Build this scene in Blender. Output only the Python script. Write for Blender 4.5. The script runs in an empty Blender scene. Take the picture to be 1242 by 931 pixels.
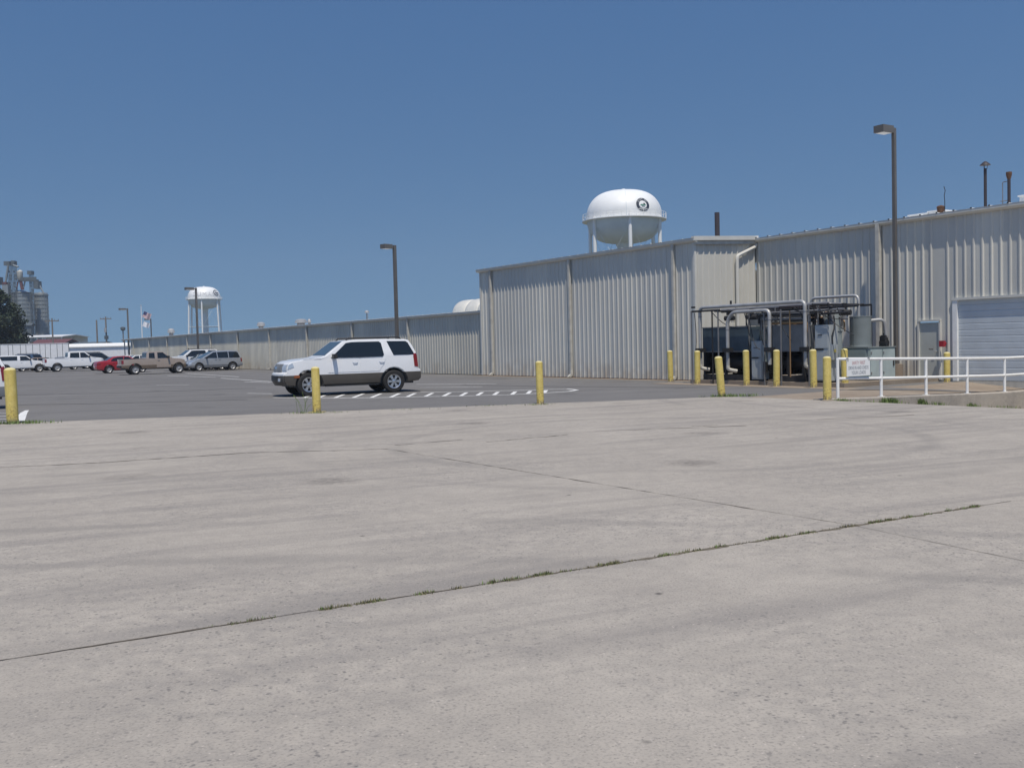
import bpy, bmesh, math, random
from mathutils import Vector, Matrix
random.seed(7)
R = math.radians
sc = bpy.context.scene
COL = sc.collection

# ------------------------------------------------------------------ camera
FPX, CX, CY = 1200.0, 621.0, 465.5
PITCH, ROLL, CAMH = R(2.32), R(1.43), 1.6
fw = Vector((0, math.cos(PITCH), -math.sin(PITCH)))
r0 = Vector((1, 0, 0)); u0 = Vector((0, math.sin(PITCH), math.cos(PITCH)))
rt = r0 * math.cos(ROLL) - u0 * math.sin(ROLL)
up = r0 * math.sin(ROLL) + u0 * math.cos(ROLL)
cam = bpy.data.cameras.new('camera'); co = bpy.data.objects.new('camera', cam); COL.objects.link(co)
mw = Matrix.Identity(4)
for i in range(3):
    mw[i][0] = rt[i]; mw[i][1] = up[i]; mw[i][2] = -fw[i]
mw[2][3] = CAMH
co.matrix_world = mw
cam.sensor_fit = 'HORIZONTAL'; cam.sensor_width = 36; cam.lens = 36 * FPX / 1242
cam.clip_end = 6000; cam.clip_start = 0.1
sc.camera = co

def ray(px, py):
    return fw + rt * ((px - CX) / FPX) + up * ((CY - py) / FPX)
def gp(px, py, z=0.0):                      # ground point seen at a pixel of the photo
    d = ray(px, py); t = (z - CAMH) / d.z
    return Vector((0, 0, CAMH)) + d * t
def at(px, py, Y):                          # point at a given distance
    d = ray(px, py); t = Y / d.y
    return Vector((0, 0, CAMH)) + d * t

# factory axes: u runs along the long walls to the right, v goes into the buildings
SD, CD = math.sin(R(32.9)), math.cos(R(32.9))
C0 = Vector((7.1, 38.0, 0)); ROTU = math.atan2(-CD, SD)
def uv(u, v, z=0.0):
    return Vector((C0.x + u * SD + v * CD, C0.y - u * CD + v * SD, z))

# ------------------------------------------------------------------ materials
MATS = {}
def nd(nt, t, **kw):
    n = nt.nodes.new(t)
    for k, v in kw.items(): setattr(n, k, v)
    return n
def mat(name, col, rough=.6, metal=0.0, var=.10, scale=2.0, bump=0.0, bscale=40, spec=.5, coat=0.0, detail=5):
    if name in MATS: return MATS[name]
    m = bpy.data.materials.new(name); m.use_nodes = True; nt = m.node_tree
    b = nt.nodes['Principled BSDF']
    b.inputs['Roughness'].default_value = rough; b.inputs['Metallic'].default_value = metal
    b.inputs['Specular IOR Level'].default_value = spec
    b.inputs['Coat Weight'].default_value = coat; b.inputs['Coat Roughness'].default_value = .05
    tc = nd(nt, 'ShaderNodeTexCoord')
    no = nd(nt, 'ShaderNodeTexNoise'); no.inputs['Scale'].default_value = scale; no.inputs['Detail'].default_value = detail
    nt.links.new(tc.outputs['Object'], no.inputs['Vector'])
    mr = nd(nt, 'ShaderNodeMapRange'); mr.inputs[1].default_value = .3; mr.inputs[2].default_value = .7
    mr.inputs[3].default_value = 1 - var; mr.inputs[4].default_value = 1 + var
    nt.links.new(no.outputs['Fac'], mr.inputs[0])
    mx = nd(nt, 'ShaderNodeMix', data_type='RGBA', blend_type='MULTIPLY'); mx.inputs[0].default_value = 1
    mx.inputs[6].default_value = (*col, 1)
    nt.links.new(mr.outputs[0], mx.inputs[7])
    nt.links.new(mx.outputs[2], b.inputs['Base Color'])
    if bump:
        n2 = nd(nt, 'ShaderNodeTexNoise'); n2.inputs['Scale'].default_value = bscale; n2.inputs['Detail'].default_value = 4
        nt.links.new(tc.outputs['Object'], n2.inputs['Vector'])
        bp = nd(nt, 'ShaderNodeBump'); bp.inputs['Strength'].default_value = bump; bp.inputs['Distance'].default_value = .01
        nt.links.new(n2.outputs['Fac'], bp.inputs['Height']); nt.links.new(bp.outputs[0], b.inputs['Normal'])
    MATS[name] = m
    return m

class G:
    """tiny node-graph helper"""
    def __init__(s, name, rough=.9, spec=.3):
        s.m = bpy.data.materials.new(name); s.m.use_nodes = True; s.nt = s.m.node_tree
        s.b = s.nt.nodes['Principled BSDF']; s.b.inputs['Roughness'].default_value = rough
        s.b.inputs['Specular IOR Level'].default_value = spec
        s.tc = nd(s.nt, 'ShaderNodeTexCoord').outputs['Object']
        MATS[name] = s.m
    def link(s, a, b): s.nt.links.new(a, b)
    def mapping(s, rot=0, scale=(1, 1, 1), loc=(0, 0, 0)):
        m = nd(s.nt, 'ShaderNodeMapping'); m.inputs['Rotation'].default_value = (0, 0, rot); s.link(s.tc, m.inputs['Vector'])
        n = nd(s.nt, 'ShaderNodeMapping'); n.inputs['Scale'].default_value = scale; n.inputs['Location'].default_value = loc
        s.link(m.outputs[0], n.inputs['Vector']); return n.outputs[0]
    def noise(s, scale, detail=5, vec=None, rough=.55):
        n = nd(s.nt, 'ShaderNodeTexNoise'); n.inputs['Scale'].default_value = scale
        n.inputs['Detail'].default_value = detail; n.inputs['Roughness'].default_value = rough
        s.link(vec or s.tc, n.inputs['Vector']); return n.outputs['Fac']
    def voro(s, scale, vec=None):
        n = nd(s.nt, 'ShaderNodeTexVoronoi'); n.inputs['Scale'].default_value = scale
        s.link(vec or s.tc, n.inputs['Vector']); return n.outputs
    def rng(s, x, a, b, c=0., d=1.):
        n = nd(s.nt, 'ShaderNodeMapRange')
        for i, v in enumerate((a, b, c, d)): n.inputs[i + 1].default_value = v
        s.link(x, n.inputs[0]); return n.outputs[0]
    def math(s, op, a, b=0.0):
        n = nd(s.nt, 'ShaderNodeMath', operation=op)
        for i, v in enumerate((a, b)):
            if isinstance(v, (int, float)): n.inputs[i].default_value = v
            else: s.link(v, n.inputs[i])
        return n.outputs[0]
    def mix(s, f, a, b, mode='MIX'):
        n = nd(s.nt, 'ShaderNodeMix', data_type='RGBA', blend_type=mode)
        for i, v in ((0, f), (6, a), (7, b)):
            if isinstance(v, (int, float)): n.inputs[i].default_value = v
            elif isinstance(v, tuple): n.inputs[i].default_value = (*v, 1)
            else: s.link(v, n.inputs[i])
        return n.outputs[2]
    def sep(s, v=None):
        n = nd(s.nt, 'ShaderNodeSeparateXYZ'); s.link(v or s.tc, n.inputs[0]); return n.outputs
    def color(s, c): s.link(c, s.b.inputs['Base Color'])
    def bump(s, h, st=.3, dist=.01):
        n = nd(s.nt, 'ShaderNodeBump'); n.inputs['Strength'].default_value = st; n.inputs['Distance'].default_value = dist
        s.link(h, n.inputs['Height']); s.link(n.outputs[0], s.b.inputs['Normal'])

# weathered exposed-aggregate concrete
g = G('concrete_paving', .92, .2)
c = g.mix(g.rng(g.noise(.16, 4), .35, .65), (.355, .322, .279), (.415, .379, .330))
c = g.mix(g.rng(g.noise(.9, 6), .42, .68, 0, .60), c, (.280, .256, .226))
c = g.mix(g.rng(g.noise(4.0, 5), .45, .75, 0, .45), c, (.258, .239, .214))
c = g.mix(g.rng(g.noise(6.0, 4, g.mapping(0, (1, 1, 1), (2, 9, 0))), .5, .75, 0, .5), c, (.42, .385, .335))
# tyre and dirt streaks running across the yard
st = g.noise(1.0, 6, g.mapping(R(-28), (.15, 1.3, 1)))
c = g.mix(g.math('MULTIPLY', g.rng(st, .50, .66, 0, .62), g.rng(g.noise(.13, 3, g.mapping(0, (1, 1, 1), (5, 2, 0))), .40, .58)), c, (.165, .155, .150))
st2 = g.noise(1.0, 5, g.mapping(R(-23), (.14, 2.2, 1), (3, 7, 0)))
c = g.mix(g.math('MULTIPLY', g.rng(st2, .53, .66, 0, .5), g.rng(g.noise(.3, 3), .36, .54)), c, (.18, .168, .160))
# curved tyre tracks
o = g.sep()
for cx, cy, rad, w, a in ((2.3, 16.2, 4.2, .22, .34), (2.3, 16.2, 5.7, .22, .28), (13, 26, 9.0, .2, .36), (13, 26, 7.4, .2, .36), (-9, 36, 23, .22, .3), (-9, 36, 24.7, .22, .28), (30, -6, 27, .2, .36), (30, -6, 28.7, .2, .36), (-3, -9, 16.5, .18, .4), (-3, -9, 18.1, .18, .4)):
    dx = g.math('SUBTRACT', o[0], cx); dy = g.math('SUBTRACT', o[1], cy)
    d = g.math('SQRT', g.math('ADD', g.math('MULTIPLY', dx, dx), g.math('MULTIPLY', dy, dy)))
    d = g.math('ADD', d, g.math('MULTIPLY', g.noise(.6, 2), .5))
    f = g.rng(g.math('ABSOLUTE', g.math('SUBTRACT', d, rad + .25)), w * .3, w, 1, 0)
    f = g.math('MULTIPLY', f, g.rng(g.noise(.35, 4), .40, .56, 0, a))
    c = g.mix(f, c, (.14, .134, .130))
# aggregate: dark and light stones, thickest in worn patches
patch = g.rng(g.noise(.45, 5, g.mapping(0, (1, 1, 1), (9, 4, 0))), .42, .60, .25, 1)
c = g.mix(g.math('MULTIPLY', patch, g.rng(g.noise(9, 4), .42, .70, 0, .55)), c, (.20, .188, .180))
v = g.voro(27)
vf = g.math('MULTIPLY', g.rng(v['Distance'], .16, .36, 1, 0), g.rng(g.noise(13, 2), .47, .56))
c = g.mix(g.math('MULTIPLY', g.math('MULTIPLY', vf, patch), .85), c, (.085, .085, .088))
v2 = g.voro(58)
vf2 = g.math('MULTIPLY', g.rng(v2['Distance'], .18, .40, 1, 0), g.rng(g.noise(31, 2, g.mapping(0, (1, 1, 1), (3, 1, 0))), .46, .58))
c = g.mix(g.math('MULTIPLY', vf2, .62), c, (.12, .115, .112))
v4 = g.voro(41)
c = g.mix(g.math('MULTIPLY', g.rng(v4['Distance'], .12, .28, .8, 0), g.rng(g.noise(19, 2, g.mapping(0, (1, 1, 1), (1, 8, 0))), .56, .62)), c, (.52, .46, .41))
c = g.mix(g.rng(g.noise(120, 2), .3, .7, 0, .38), c, (.42, .385, .338))
c = g.mix(g.rng(g.noise(60, 3), .50, .70, 0, .50), c, (.185, .172, .160))
# a few larger dark spots (gum, oil)
v3 = g.voro(1.5)
c = g.mix(g.math('MULTIPLY', g.rng(v3['Distance'], .015, .05, .8, 0), g.rng(g.noise(2.1, 1), .50, .52)), c, (.05, .048, .046))
v5 = g.voro(.42, g.mapping(0, (1, 1, 1), (4, 2, 0)))
dr = g.math('ADD', v5['Distance'], g.math('MULTIPLY', g.noise(5, 4), .22))
c = g.mix(g.math('MULTIPLY', g.rng(dr, .15, .30, .7, 0), g.rng(g.noise(14, 4), .35, .65, .3, 1)), c, (.11, .10, .092))
g.color(c); g.bump(g.noise(55, 4), .4, .007)

g = G('apron_concrete', .92, .2)
c = g.mix(g.rng(g.noise(.5, 5), .35, .65), (.25, .20, .155), (.32, .27, .215))
c = g.mix(g.rng(g.noise(3.2, 6), .45, .75, 0, .6), c, (.20, .165, .13))
c = g.mix(g.rng(g.noise(70, 2), .3, .7, 0, .25), c, (.16, .14, .12))
g.color(c); g.bump(g.noise(55, 4), .3, .006)

g = G('asphalt', .93, .2)
c = g.mix(g.rng(g.noise(.09, 5), .35, .65), (.138, .133, .129), (.178, .172, .166))
st = g.noise(1.0, 5, g.mapping(R(-14), (.04, .7, 1)))
c = g.mix(g.rng(st, .52, .72, 0, .5), c, (.095, .092, .090))
c = g.mix(g.rng(g.noise(.8, 6), .5, .75, 0, .45), c, (.100, .097, .095))
c = g.mix(g.rng(g.noise(55, 3), .35, .7, 0, .5), c, (.19, .188, .185))
v = g.voro(40)
c = g.mix(g.rng(v['Distance'], .1, .4, .35, 0), c, (.06, .06, .062))
v3 = g.voro(.5)
c = g.mix(g.math('MULTIPLY', g.rng(v3['Distance'], .05, .3, .5, 0), g.rng(g.noise(.7, 3), .5, .55)), c, (.05, .05, .052))
g.color(c); g.bump(g.noise(60, 4), .4, .008)

g = G('dry_ground', .95, .2)
c = g.mix(g.rng(g.noise(.03, 6), .35, .65), (.11, .115, .07), (.17, .155, .12))
c = g.mix(g.rng(g.noise(2, 6), .4, .7, 0, .5), c, (.07, .08, .035))
g.color(c)

def siding(name, c1, c2, grime=.5):
    g = G(name, .5, .35)
    c = g.mix(g.rng(g.noise(.35, 4), .35, .65), c1, c2)
    c = g.mix(g.rng(g.noise(1.0, 5, g.mapping(0, (5, 5, .25))), .5, .8, 0, .35), c, tuple(x * .78 for x in c1))
    o = g.sep(); z = o[2]
    wn = nd(g.nt, 'ShaderNodeTexWhiteNoise', noise_dimensions='1D')
    g.link(g.math('FLOOR', g.math('DIVIDE', g.math('ADD', o[0], 50.03), .915)), wn.inputs['W'])
    c = g.mix(1, c, g.mix(wn.outputs['Value'], (.90, .905, .91), (1.06, 1.055, 1.03)), 'MULTIPLY')
    low2 = g.math('MULTIPLY', g.rng(z, .0, 1.0, .55, 0), g.rng(g.noise(3, 6), .35, .65))
    c = g.mix(low2, c, (.36, .32, .26))
    low = g.math('MULTIPLY', g.rng(z, .05, .75, 1, 0), g.rng(g.noise(1.7, 6, g.mapping(0, (1, 1, .45))), .46, .66, 0, grime))
    c = g.mix(low, c, (.24, .155, .09))
    run = g.math('MULTIPLY', g.rng(g.noise(1.0, 3, g.mapping(0, (1.3, 1.3, .01))), .66, .70, 0, .35), g.rng(g.noise(2, 4, g.mapping(0, (3, 3, .3))), .42, .7))
    c = g.mix(run, c, (.34, .27, .19))
    g.color(c); g.bump(g.noise(3, 2), .12, .03)
    return g.m
siding('siding', (.545, .535, .49), (.60, .59, .545))
siding('siding_long', (.50, .485, .43), (.575, .56, .50), .35)

mat('trim', (.60, .59, .54), .5, var=.06)
mat('trim_worn', (.48, .465, .415), .6, var=.16, scale=4)
mat('roof_metal', (.72, .73, .72), .45, 0, .08)
mat('white_paint', (.80, .80, .78), .4, var=.05, scale=5)
mat('tower_white', (.80, .81, .80), .45, var=.05, scale=.4)
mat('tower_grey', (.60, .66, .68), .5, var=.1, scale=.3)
mat('navy', (.02, .028, .045), .5)
mat('logo_green', (.07, .22, .15), .5)
mat('faded_letter', (.50, .50, .52), .6)
g = G('bollard_yellow', .5, .4)
o_ = g.sep()
c = g.mix(g.rng(g.noise(7, 5), .35, .65), (.60, .475, .125), (.70, .57, .185))
c = g.mix(g.rng(g.noise(1, 4, g.mapping(0, (14, 14, 1.6))), .52, .72, 0, .45), c, (.46, .37, .14))
c = g.mix(g.math('MULTIPLY', g.rng(o_[2], .02, .5, 1, .12), g.rng(g.noise(22, 5), .53, .60, 0, .9)), c, (.20, .12, .06))
c = g.mix(g.math('MULTIPLY', g.rng(o_[2], .0, .16, 1, 0), g.rng(g.noise(9, 4), .38, .6)), c, (.22, .19, .14))
g.color(c); g.bump(g.noise(30, 4), .25, .008)
mat('cap_concrete', (.62, .55, .28), .7, var=.15, scale=12)
mat('pole_bronze', (.14, .13, .118), .5, .2)
mat('lens', (.75, .75, .72), .3)
mat('stack_dark', (.035, .028, .032), .6)
mat('galv', (.40, .40, .395), .5, .35, .14, 3)
mat('galv_dull', (.21, .21, .215), .5, .3, .18, 3)
mat('black_iron', (.018, .018, .02), .6, var=.4)
mat('steel_blue', (.055, .080, .100), .5, .1, .22, 2.5)
mat('steel_grey', (.20, .205, .205), .5, .1, .2, 2.5)
mat('cabinet_grey', (.36, .39, .40), .5, 0, .12, 2)
mat('tank_green', (.185, .212, .215), .5, 0, .14, 2)
mat('cabinet_green', (.235, .295, .295), .5, 0, .12, 2)
mat('cabinet_pale', (.36, .43, .43), .5, 0, .12, 2)
mat('copper', (.32, .20, .10), .5, .4, .2)
mat('rust', (.10, .048, .024), .8, var=.3, scale=20)
mat('door_grey', (.44, .46, .43), .5, 0, .06)
mat('garage_blue', (.50, .545, .58), .45, 0, .06)
mat('red_paint', (.32, .02, .03), .5)
mat('line_white', (.66, .66, .64), .8, var=.22, scale=6)
mat('tar', (.045, .045, .048), .9, var=.2)
mat('joint_dark', (.105, .088, .068), .95, var=.4, scale=8)
mat('joint_soil', (.17, .145, .105), .95, var=.4, scale=14)
mat('weed', (.13, .19, .055), .8, var=.35, scale=20)
mat('weed_dry', (.17, .155, .085), .85, var=.3, scale=20)
mat('leaf', (.022, .038, .014), .7, var=.45, scale=1.2)
mat('bark', (.07, .055, .04), .9)
mat('sign_white', (.78, .80, .80), .5, var=.04)
mat('sign_red', (.45, .16, .17), .6)
mat('sign_black', (.12, .15, .20), .6)
mat('tyre', (.018, .018, .019), .85)
mat('rim', (.62, .63, .65), .28, .85)
mat('hub', (.34, .345, .35), .4, .25)
mat('glass', (.012, .016, .019), .04, 0, .02, spec=.6)
mat('glass_light', (.05, .075, .085), .06, 0, .02, spec=.9)
mat('trim_black', (.02, .02, .022), .55)
mat('chrome', (.75, .76, .78), .15, .95)
mat('headlamp', (.55, .6, .66), .12, .3)
mat('taillamp', (.22, .012, .016), .2, coat=.5)
mat('amber', (.26, .075, .02), .25)
mat('silo_steel', (.26, .29, .30), .5, .25, .1, .3)
mat('silo_dark', (.10, .12, .13), .6, .2, .2, .3)
mat('red_roof', (.12, .04, .04), .7)
mat('wood_pole', (.19, .17, .15), .9)  # wood tone greyed, distance haze put into the colour
mat('panel_white', (.72, .73, .74), .5, 0, .06)
mat('flag_white', (.78, .78, .80), .8)
def paint(name, col, metal=0.0): return mat('paint_' + name, col, .35, metal, .03, 1.0, coat=.6)

# ------------------------------------------------------------------ mesh builder
class MB:
    def __init__(s): s.v = []; s.f = []
    def add(s, vs, fs):
        k = len(s.v); s.v += [tuple(p) for p in vs]; s.f += [tuple(i + k for i in f) for f in fs]; return s
    def box(s, x0, x1, y0, y1, z0, z1):
        return s.add([(x0, y0, z0), (x1, y0, z0), (x1, y1, z0), (x0, y1, z0), (x0, y0, z1), (x1, y0, z1), (x1, y1, z1), (x0, y1, z1)],
                     [(0, 3, 2, 1), (4, 5, 6, 7), (0, 1, 5, 4), (1, 2, 6, 5), (2, 3, 7, 6), (3, 0, 4, 7)])
    def cyl(s, p0, p1, ra, rb=None, n=12, caps=True):
        rb = ra if rb is None else rb
        p0, p1 = Vector(p0), Vector(p1); d = (p1 - p0).normalized()
        a = d.orthogonal().normalized(); b = d.cross(a)
        vs = []
        for p, r in ((p0, ra), (p1, rb)):
            for i in range(n):
                t = 2 * math.pi * i / n; vs.append(p + a * (r * math.cos(t)) + b * (r * math.sin(t)))
        fs = [(i, (i + 1) % n, n + (i + 1) % n, n + i) for i in range(n)]
        if caps: fs += [tuple(range(n - 1, -1, -1)), tuple(range(n, 2 * n))]
        return s.add(vs, fs)
    def tube(s, pts, r, n=10, bend=0.0):
        pts = [Vector(p) for p in pts]
        if bend:
            out = [pts[0]]
            for i in range(1, len(pts) - 1):
                a, b, c = pts[i - 1], pts[i], pts[i + 1]
                da = (a - b).normalized() * min(bend, (a - b).length * .45); dc = (c - b).normalized() * min(bend, (c - b).length * .45)
                for t in (0, .25, .5, .75, 1):
                    out.append((b + da) * (1 - t) ** 2 + b * 2 * t * (1 - t) + (b + dc) * t * t)
            pts = out + [pts[-1]]
        vs = []; prev = None
        for i, p in enumerate(pts):
            d = ((pts[min(i + 1, len(pts) - 1)] - p).normalized() + (p - pts[max(i - 1, 0)]).normalized()).normalized()
            a = d.orthogonal().normalized() if prev is None else (prev - d * prev.dot(d)).normalized()
            prev = a; b = d.cross(a)
            rr = r[i] if isinstance(r, (list, tuple)) else r
            for k in range(n):
                t = 2 * math.pi * k / n; vs.append(p + a * (rr * math.cos(t)) + b * (rr * math.sin(t)))
        fs = []
        for i in range(len(pts) - 1):
            for k in range(n):
                fs.append((i * n + k, i * n + (k + 1) % n, (i + 1) * n + (k + 1) % n, (i + 1) * n + k))
        fs += [tuple(range(n - 1, -1, -1)), tuple(range((len(pts) - 1) * n, len(pts) * n))]
        return s.add(vs, fs)
    def lathe(s, prof, c=(0, 0, 0), n=32, axis='z', caps=True):
        vs = []; c = Vector(c)
        for r, h in prof:
            for k in range(n):
                t = 2 * math.pi * k / n
                p = (r * math.cos(t), r * math.sin(t), h) if axis == 'z' else (r * math.cos(t), h, r * math.sin(t))
                vs.append(c + Vector(p))
        fs = []
        for i in range(len(prof) - 1):
            for k in range(n):
                fs.append((i * n + k, i * n + (k + 1) % n, (i + 1) * n + (k + 1) % n, (i + 1) * n + k))
        if caps and prof[0][0] > 1e-4: fs.append(tuple(range(n - 1, -1, -1)))
        if caps and prof[-1][0] > 1e-4: fs.append(tuple(range((len(prof) - 1) * n, len(prof) * n)))
        return s.add(vs, fs)
    def quad(s, a, b, c, d): return s.add([a, b, c, d], [(0, 1, 2, 3)])
    def poly(s, pts): return s.add(pts, [tuple(range(len(pts)))])
    def build(s, name, m, parent=None, smooth=None, loc=None, fix=True):
        me = bpy.data.meshes.new(name); me.from_pydata(s.v, [], s.f)
        if fix:
            bm = bmesh.new(); bm.from_mesh(me)
            bmesh.ops.recalc_face_normals(bm, faces=bm.faces[:]); bm.to_mesh(me); bm.free()
        if smooth:
            me.polygons.foreach_set('use_smooth', [True] * len(me.polygons)); me.set_sharp_from_angle(angle=R(smooth))
        me.materials.append(MATS[m] if isinstance(m, str) else m)
        o = bpy.data.objects.new(name, me); COL.objects.link(o)
        if parent: o.parent = parent
        if loc is not None: o.location = loc
        return o
def thing(name, label, cat, loc=(0, 0, 0), rz=0.0, group=None):
    o = bpy.data.objects.new(name, None); COL.objects.link(o); o.empty_display_size = .2
    o.location = loc; o.rotation_euler = (0, 0, rz); tag(o, label, cat, group); return o
def tag(o, label, cat, group=None):
    o['label'] = label; o['category'] = cat
    if group: o['group'] = group
    return o
def kind(o, k): o['kind'] = k; return o
def text_mesh(txt, size, spacing=1.0):
    cu = bpy.data.curves.new('lettering', 'FONT'); cu.body = txt; cu.size = size; cu.align_x = 'CENTER'; cu.align_y = 'CENTER'
    cu.space_character = spacing; cu.resolution_u = 3; cu.offset = .0
    ob = bpy.data.objects.new('lettering', cu); COL.objects.link(ob)
    dg = bpy.context.evaluated_depsgraph_get(); me = bpy.data.meshes.new_from_object(ob.evaluated_get(dg))
    vs = [v.co.copy() for v in me.vertices]; fs = [tuple(p.vertices) for p in me.polygons]
    bpy.data.objects.remove(ob); bpy.data.meshes.remove(me); bpy.data.curves.remove(cu)
    return vs, fs

# ------------------------------------------------------------------ pavement
def uvpoly(pts, z=0.0): return [uv(a, b, z) for a, b in pts]
HU0, HU1, HV0, HV1 = 11.42, 60.0, -6.7, 3.32        # sunken truck ramp
def rampz(v): return -.080 * (v + 6.7)
def apz(u, v): return -.21 * max(0, min(1, (v + 6.7) / 8.0)) * max(0, min(1, (u - 9.0) / 2.3))

mb = MB()
us = [-4000, HU0, HU1, 4000]; vs_ = [-4000, HV0, HV1, 4000]
for i in range(3):
    for j in range(3):
        if i == 1 and j == 1: continue
        mb.poly([uv(us[i], vs_[j], -.3), uv(us[i + 1], vs_[j], -.3), uv(us[i + 1], vs_[j + 1], -.3), uv(us[i], vs_[j + 1], -.3)])
kind(mb.build('ground', 'dry_ground'), 'structure')

LB = Vector((5.74, 27.2, 0)); LS = .197
def edge(x): return Vector((x, LB.y + (x - LB.x) * LS, 0))
ASP = [edge(-260), edge(-12), LB, uv(9.0, -6.7), uv(9.0, 3.6), uv(9.0, 40), uv(-20, 60), uv(-330, 60), uv(-330, -160)]
kind(MB().poly(ASP).build('asphalt_lot', 'asphalt'), 'structure')
YARD = [edge(-260), Vector((-260, -80, 0)), Vector((60, -80, 0)), uv(60, -6.7), uv(HU0, -6.7), uv(9.0, -6.7), LB, edge(-12)]
kind(MB().poly(YARD).build('concrete_yard', 'concrete_paving'), 'structure')
mb = MB(); mb.quad(uv(HU0, HV0, 0), uv(HU1, HV0, 0), uv(HU1, HV1, rampz(HV1)), uv(HU0, HV1, rampz(HV1)))
kind(mb.build('loading_ramp', 'concrete_paving'), 'structure')
mb = MB()
gu = [9.0 + 2.3 * i / 6 for i in range(7)]; gv = [-6.7 + 10.05 * i / 12 for i in range(13)]
for i in range(6):
    for j in range(12):
        mb.poly([uv(a, b, apz(a, b)) for a, b in ((gu[i], gv[j]), (gu[i + 1], gv[j]), (gu[i + 1], gv[j + 1]), (gu[i], gv[j + 1]))])
kind(mb.build('concrete_apron', 'apron_concrete'), 'structure')
mb = MB()
for i in range(10):
    def sp(t, s):
        a = 9.0 + 2.1 * t; b0 = -2.6 + 3.4 * t; w = 1.5 * (1 - t) ** .8 + .12
        b = b0 + s * w; return uv(a, b, apz(a, b) + .012)
    mb.poly([sp(i / 10, 0), sp((i + 1) / 10, 0), sp((i + 1) / 10, 1), sp(i / 10, 1)])
kind(mb.build('asphalt_patch', 'asphalt'), 'structure')
mb = MB().poly(uvpoly([(-16.1, -.55), (.1, -.55), (.1, -.02), (-16.1, -.02)], .006))
mb.poly(uvpoly([(.1, -2.45), (9.0, -2.45), (9.0, -1.55), (.1, -1.55)], .006))
kind(mb.build('footing_strip', 'apron_concrete'), 'structure')
mb = MB()
mb.add([uv(a, b, z) for z in (0, .13) for a, b in ((1.3, -1.54), (8.1, -1.54), (8.1, 3.25), (1.3, 3.25))],
       [(4, 5, 6, 7), (0, 1, 5, 4), (1, 2, 6, 5), (2, 3, 7, 6), (3, 0, 4, 7)])
kind(mb.build('equipment_pad', 'apron_concrete'), 'structure')

# painted markings
def strip(mb, pts, w, z=.005):
    pts = [Vector((p[0], p[1], 0)) for p in pts]; L = []; Rr = []
    for i, p in enumerate(pts):
        d = (pts[min(i + 1, len(pts) - 1)] - pts[max(i - 1, 0)]).normalized(); n = Vector((-d.y, d.x, 0))
        ww = w[i] if isinstance(w, list) else w
        L.append(p + n * ww / 2); Rr.append(p - n * ww / 2)
    for i in range(len(pts) - 1):
        q = [L[i], L[i + 1], Rr[i + 1], Rr[i]]
        mb.poly([(a.x, a.y, z) for a in q])
mb = MB()
low = [(332, 482.3), (400, 482.6), (455, 482.3), (500, 481.3), (560, 480.2), (620, 478.6), (660, 476.6), (690, 474.6), (700, 473)]
topl = [(510, 475.6), (560, 475.0), (620, 473.8), (665, 472.4), (688, 471.6), (700, 473)]
strip(mb, [gp(*p) for p in low], .15); strip(mb, [gp(*p) for p in topl], .15, .006)
def ylow(x):
    for (a, b), (c_, d) in zip(low, low[1:]):
        if a <= x <= c_: return b + (d - b) * (x - a) / (c_ - a)
for i, bx in enumerate((369, 386, 406.5, 428.5, 450.5, 474, 494, 516, 538, 559, 579, 599, 621, 640, 660)):
    lean = 15 - 12.5 * i / 14
    yb = ylow(bx); yt = yb - (5.5 - 2.2 * i / 14)
    strip(mb, [gp(bx, yb - .2), gp(bx + lean, yt)], .13, .0065)
for a, b in (((296, 462.8), (328, 464)), ((505, 466), (602, 465.5)), ((510, 470), (585, 469)), ((203, 455.5), (262, 457.5)), ((268, 458.5), (330, 463)),
             ((225, 452.6), (290, 457)), ((300, 477), (330, 477.4)), ((190, 467), (230, 466.5))):
    strip(mb, [gp(*a), gp(*b)], .12)
for y0 in (501, 504.5, 508, 511.5):
    strip(mb, [gp(-60, y0 + 2), gp(11 + (y0 - 501) * .1, y0)], .11)
strip(mb, [gp(24.5, 510.5), gp(26, 505.5), gp(29, 500.5), gp(33, 497.6)], [.20, .22, .18, .10])
kind(mb.build('lot_markings', 'line_white'), 'structure')
mb = MB()
strip(mb, [gp(-60, 480.2), gp(60, 478.3), gp(160, 475.8), gp(310, 470.5)], .16, .004)
strip(mb, [gp(-20, 491.5), gp(100, 489.8), gp(190, 487.5), gp(300, 484.5)], .10, .004)
strip(mb, [gp(560, 467), gp(700, 469), gp(860, 470)], .09, .004)
kind(mb.build('tar_seam', 'tar'), 'structure')

# concrete joints: irregular dark strips, with small weeds
def wob(a, b, n, amp):
    a, b = Vector(a), Vector(b); d = (b - a); nn = Vector((-d.y, d.x, 0)).normalized()
    return [a + d * (i / n) + nn * random.uniform(-amp, amp) for i in range(n + 1)]
mb = MB()
J1a, J1b = gp(-160, 826), gp(1226, 607.6)
strip(mb, wob(J1a, J1b, 70, .006), [random.choice((.006, .010, .014, .022)) * random.uniform(.7, 1.3) for _ in range(71)], .0035)
J2a, J2b = gp(470, 544.5), gp(1034, 637)
strip(mb, wob(J2a, J2b, 50, .006), [random.choice((.004, .008, .014, .02)) * random.uniform(.7, 1.3) for _ in range(51)], .0037)
strip(mb, wob(J2b, gp(1290, 690), 14, .005), [random.uniform(.003, .009) for _ in range(15)], .0037)
ends = [(-40, 569), (120, 561), (300, 549), (470, 544.5)]
for a, b in zip(ends, ends[1:]):
    strip(mb, wob(gp(*a), gp(*b), 16, .03), [random.uniform(.008, .05) for _ in range(17)], .0039)
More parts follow.
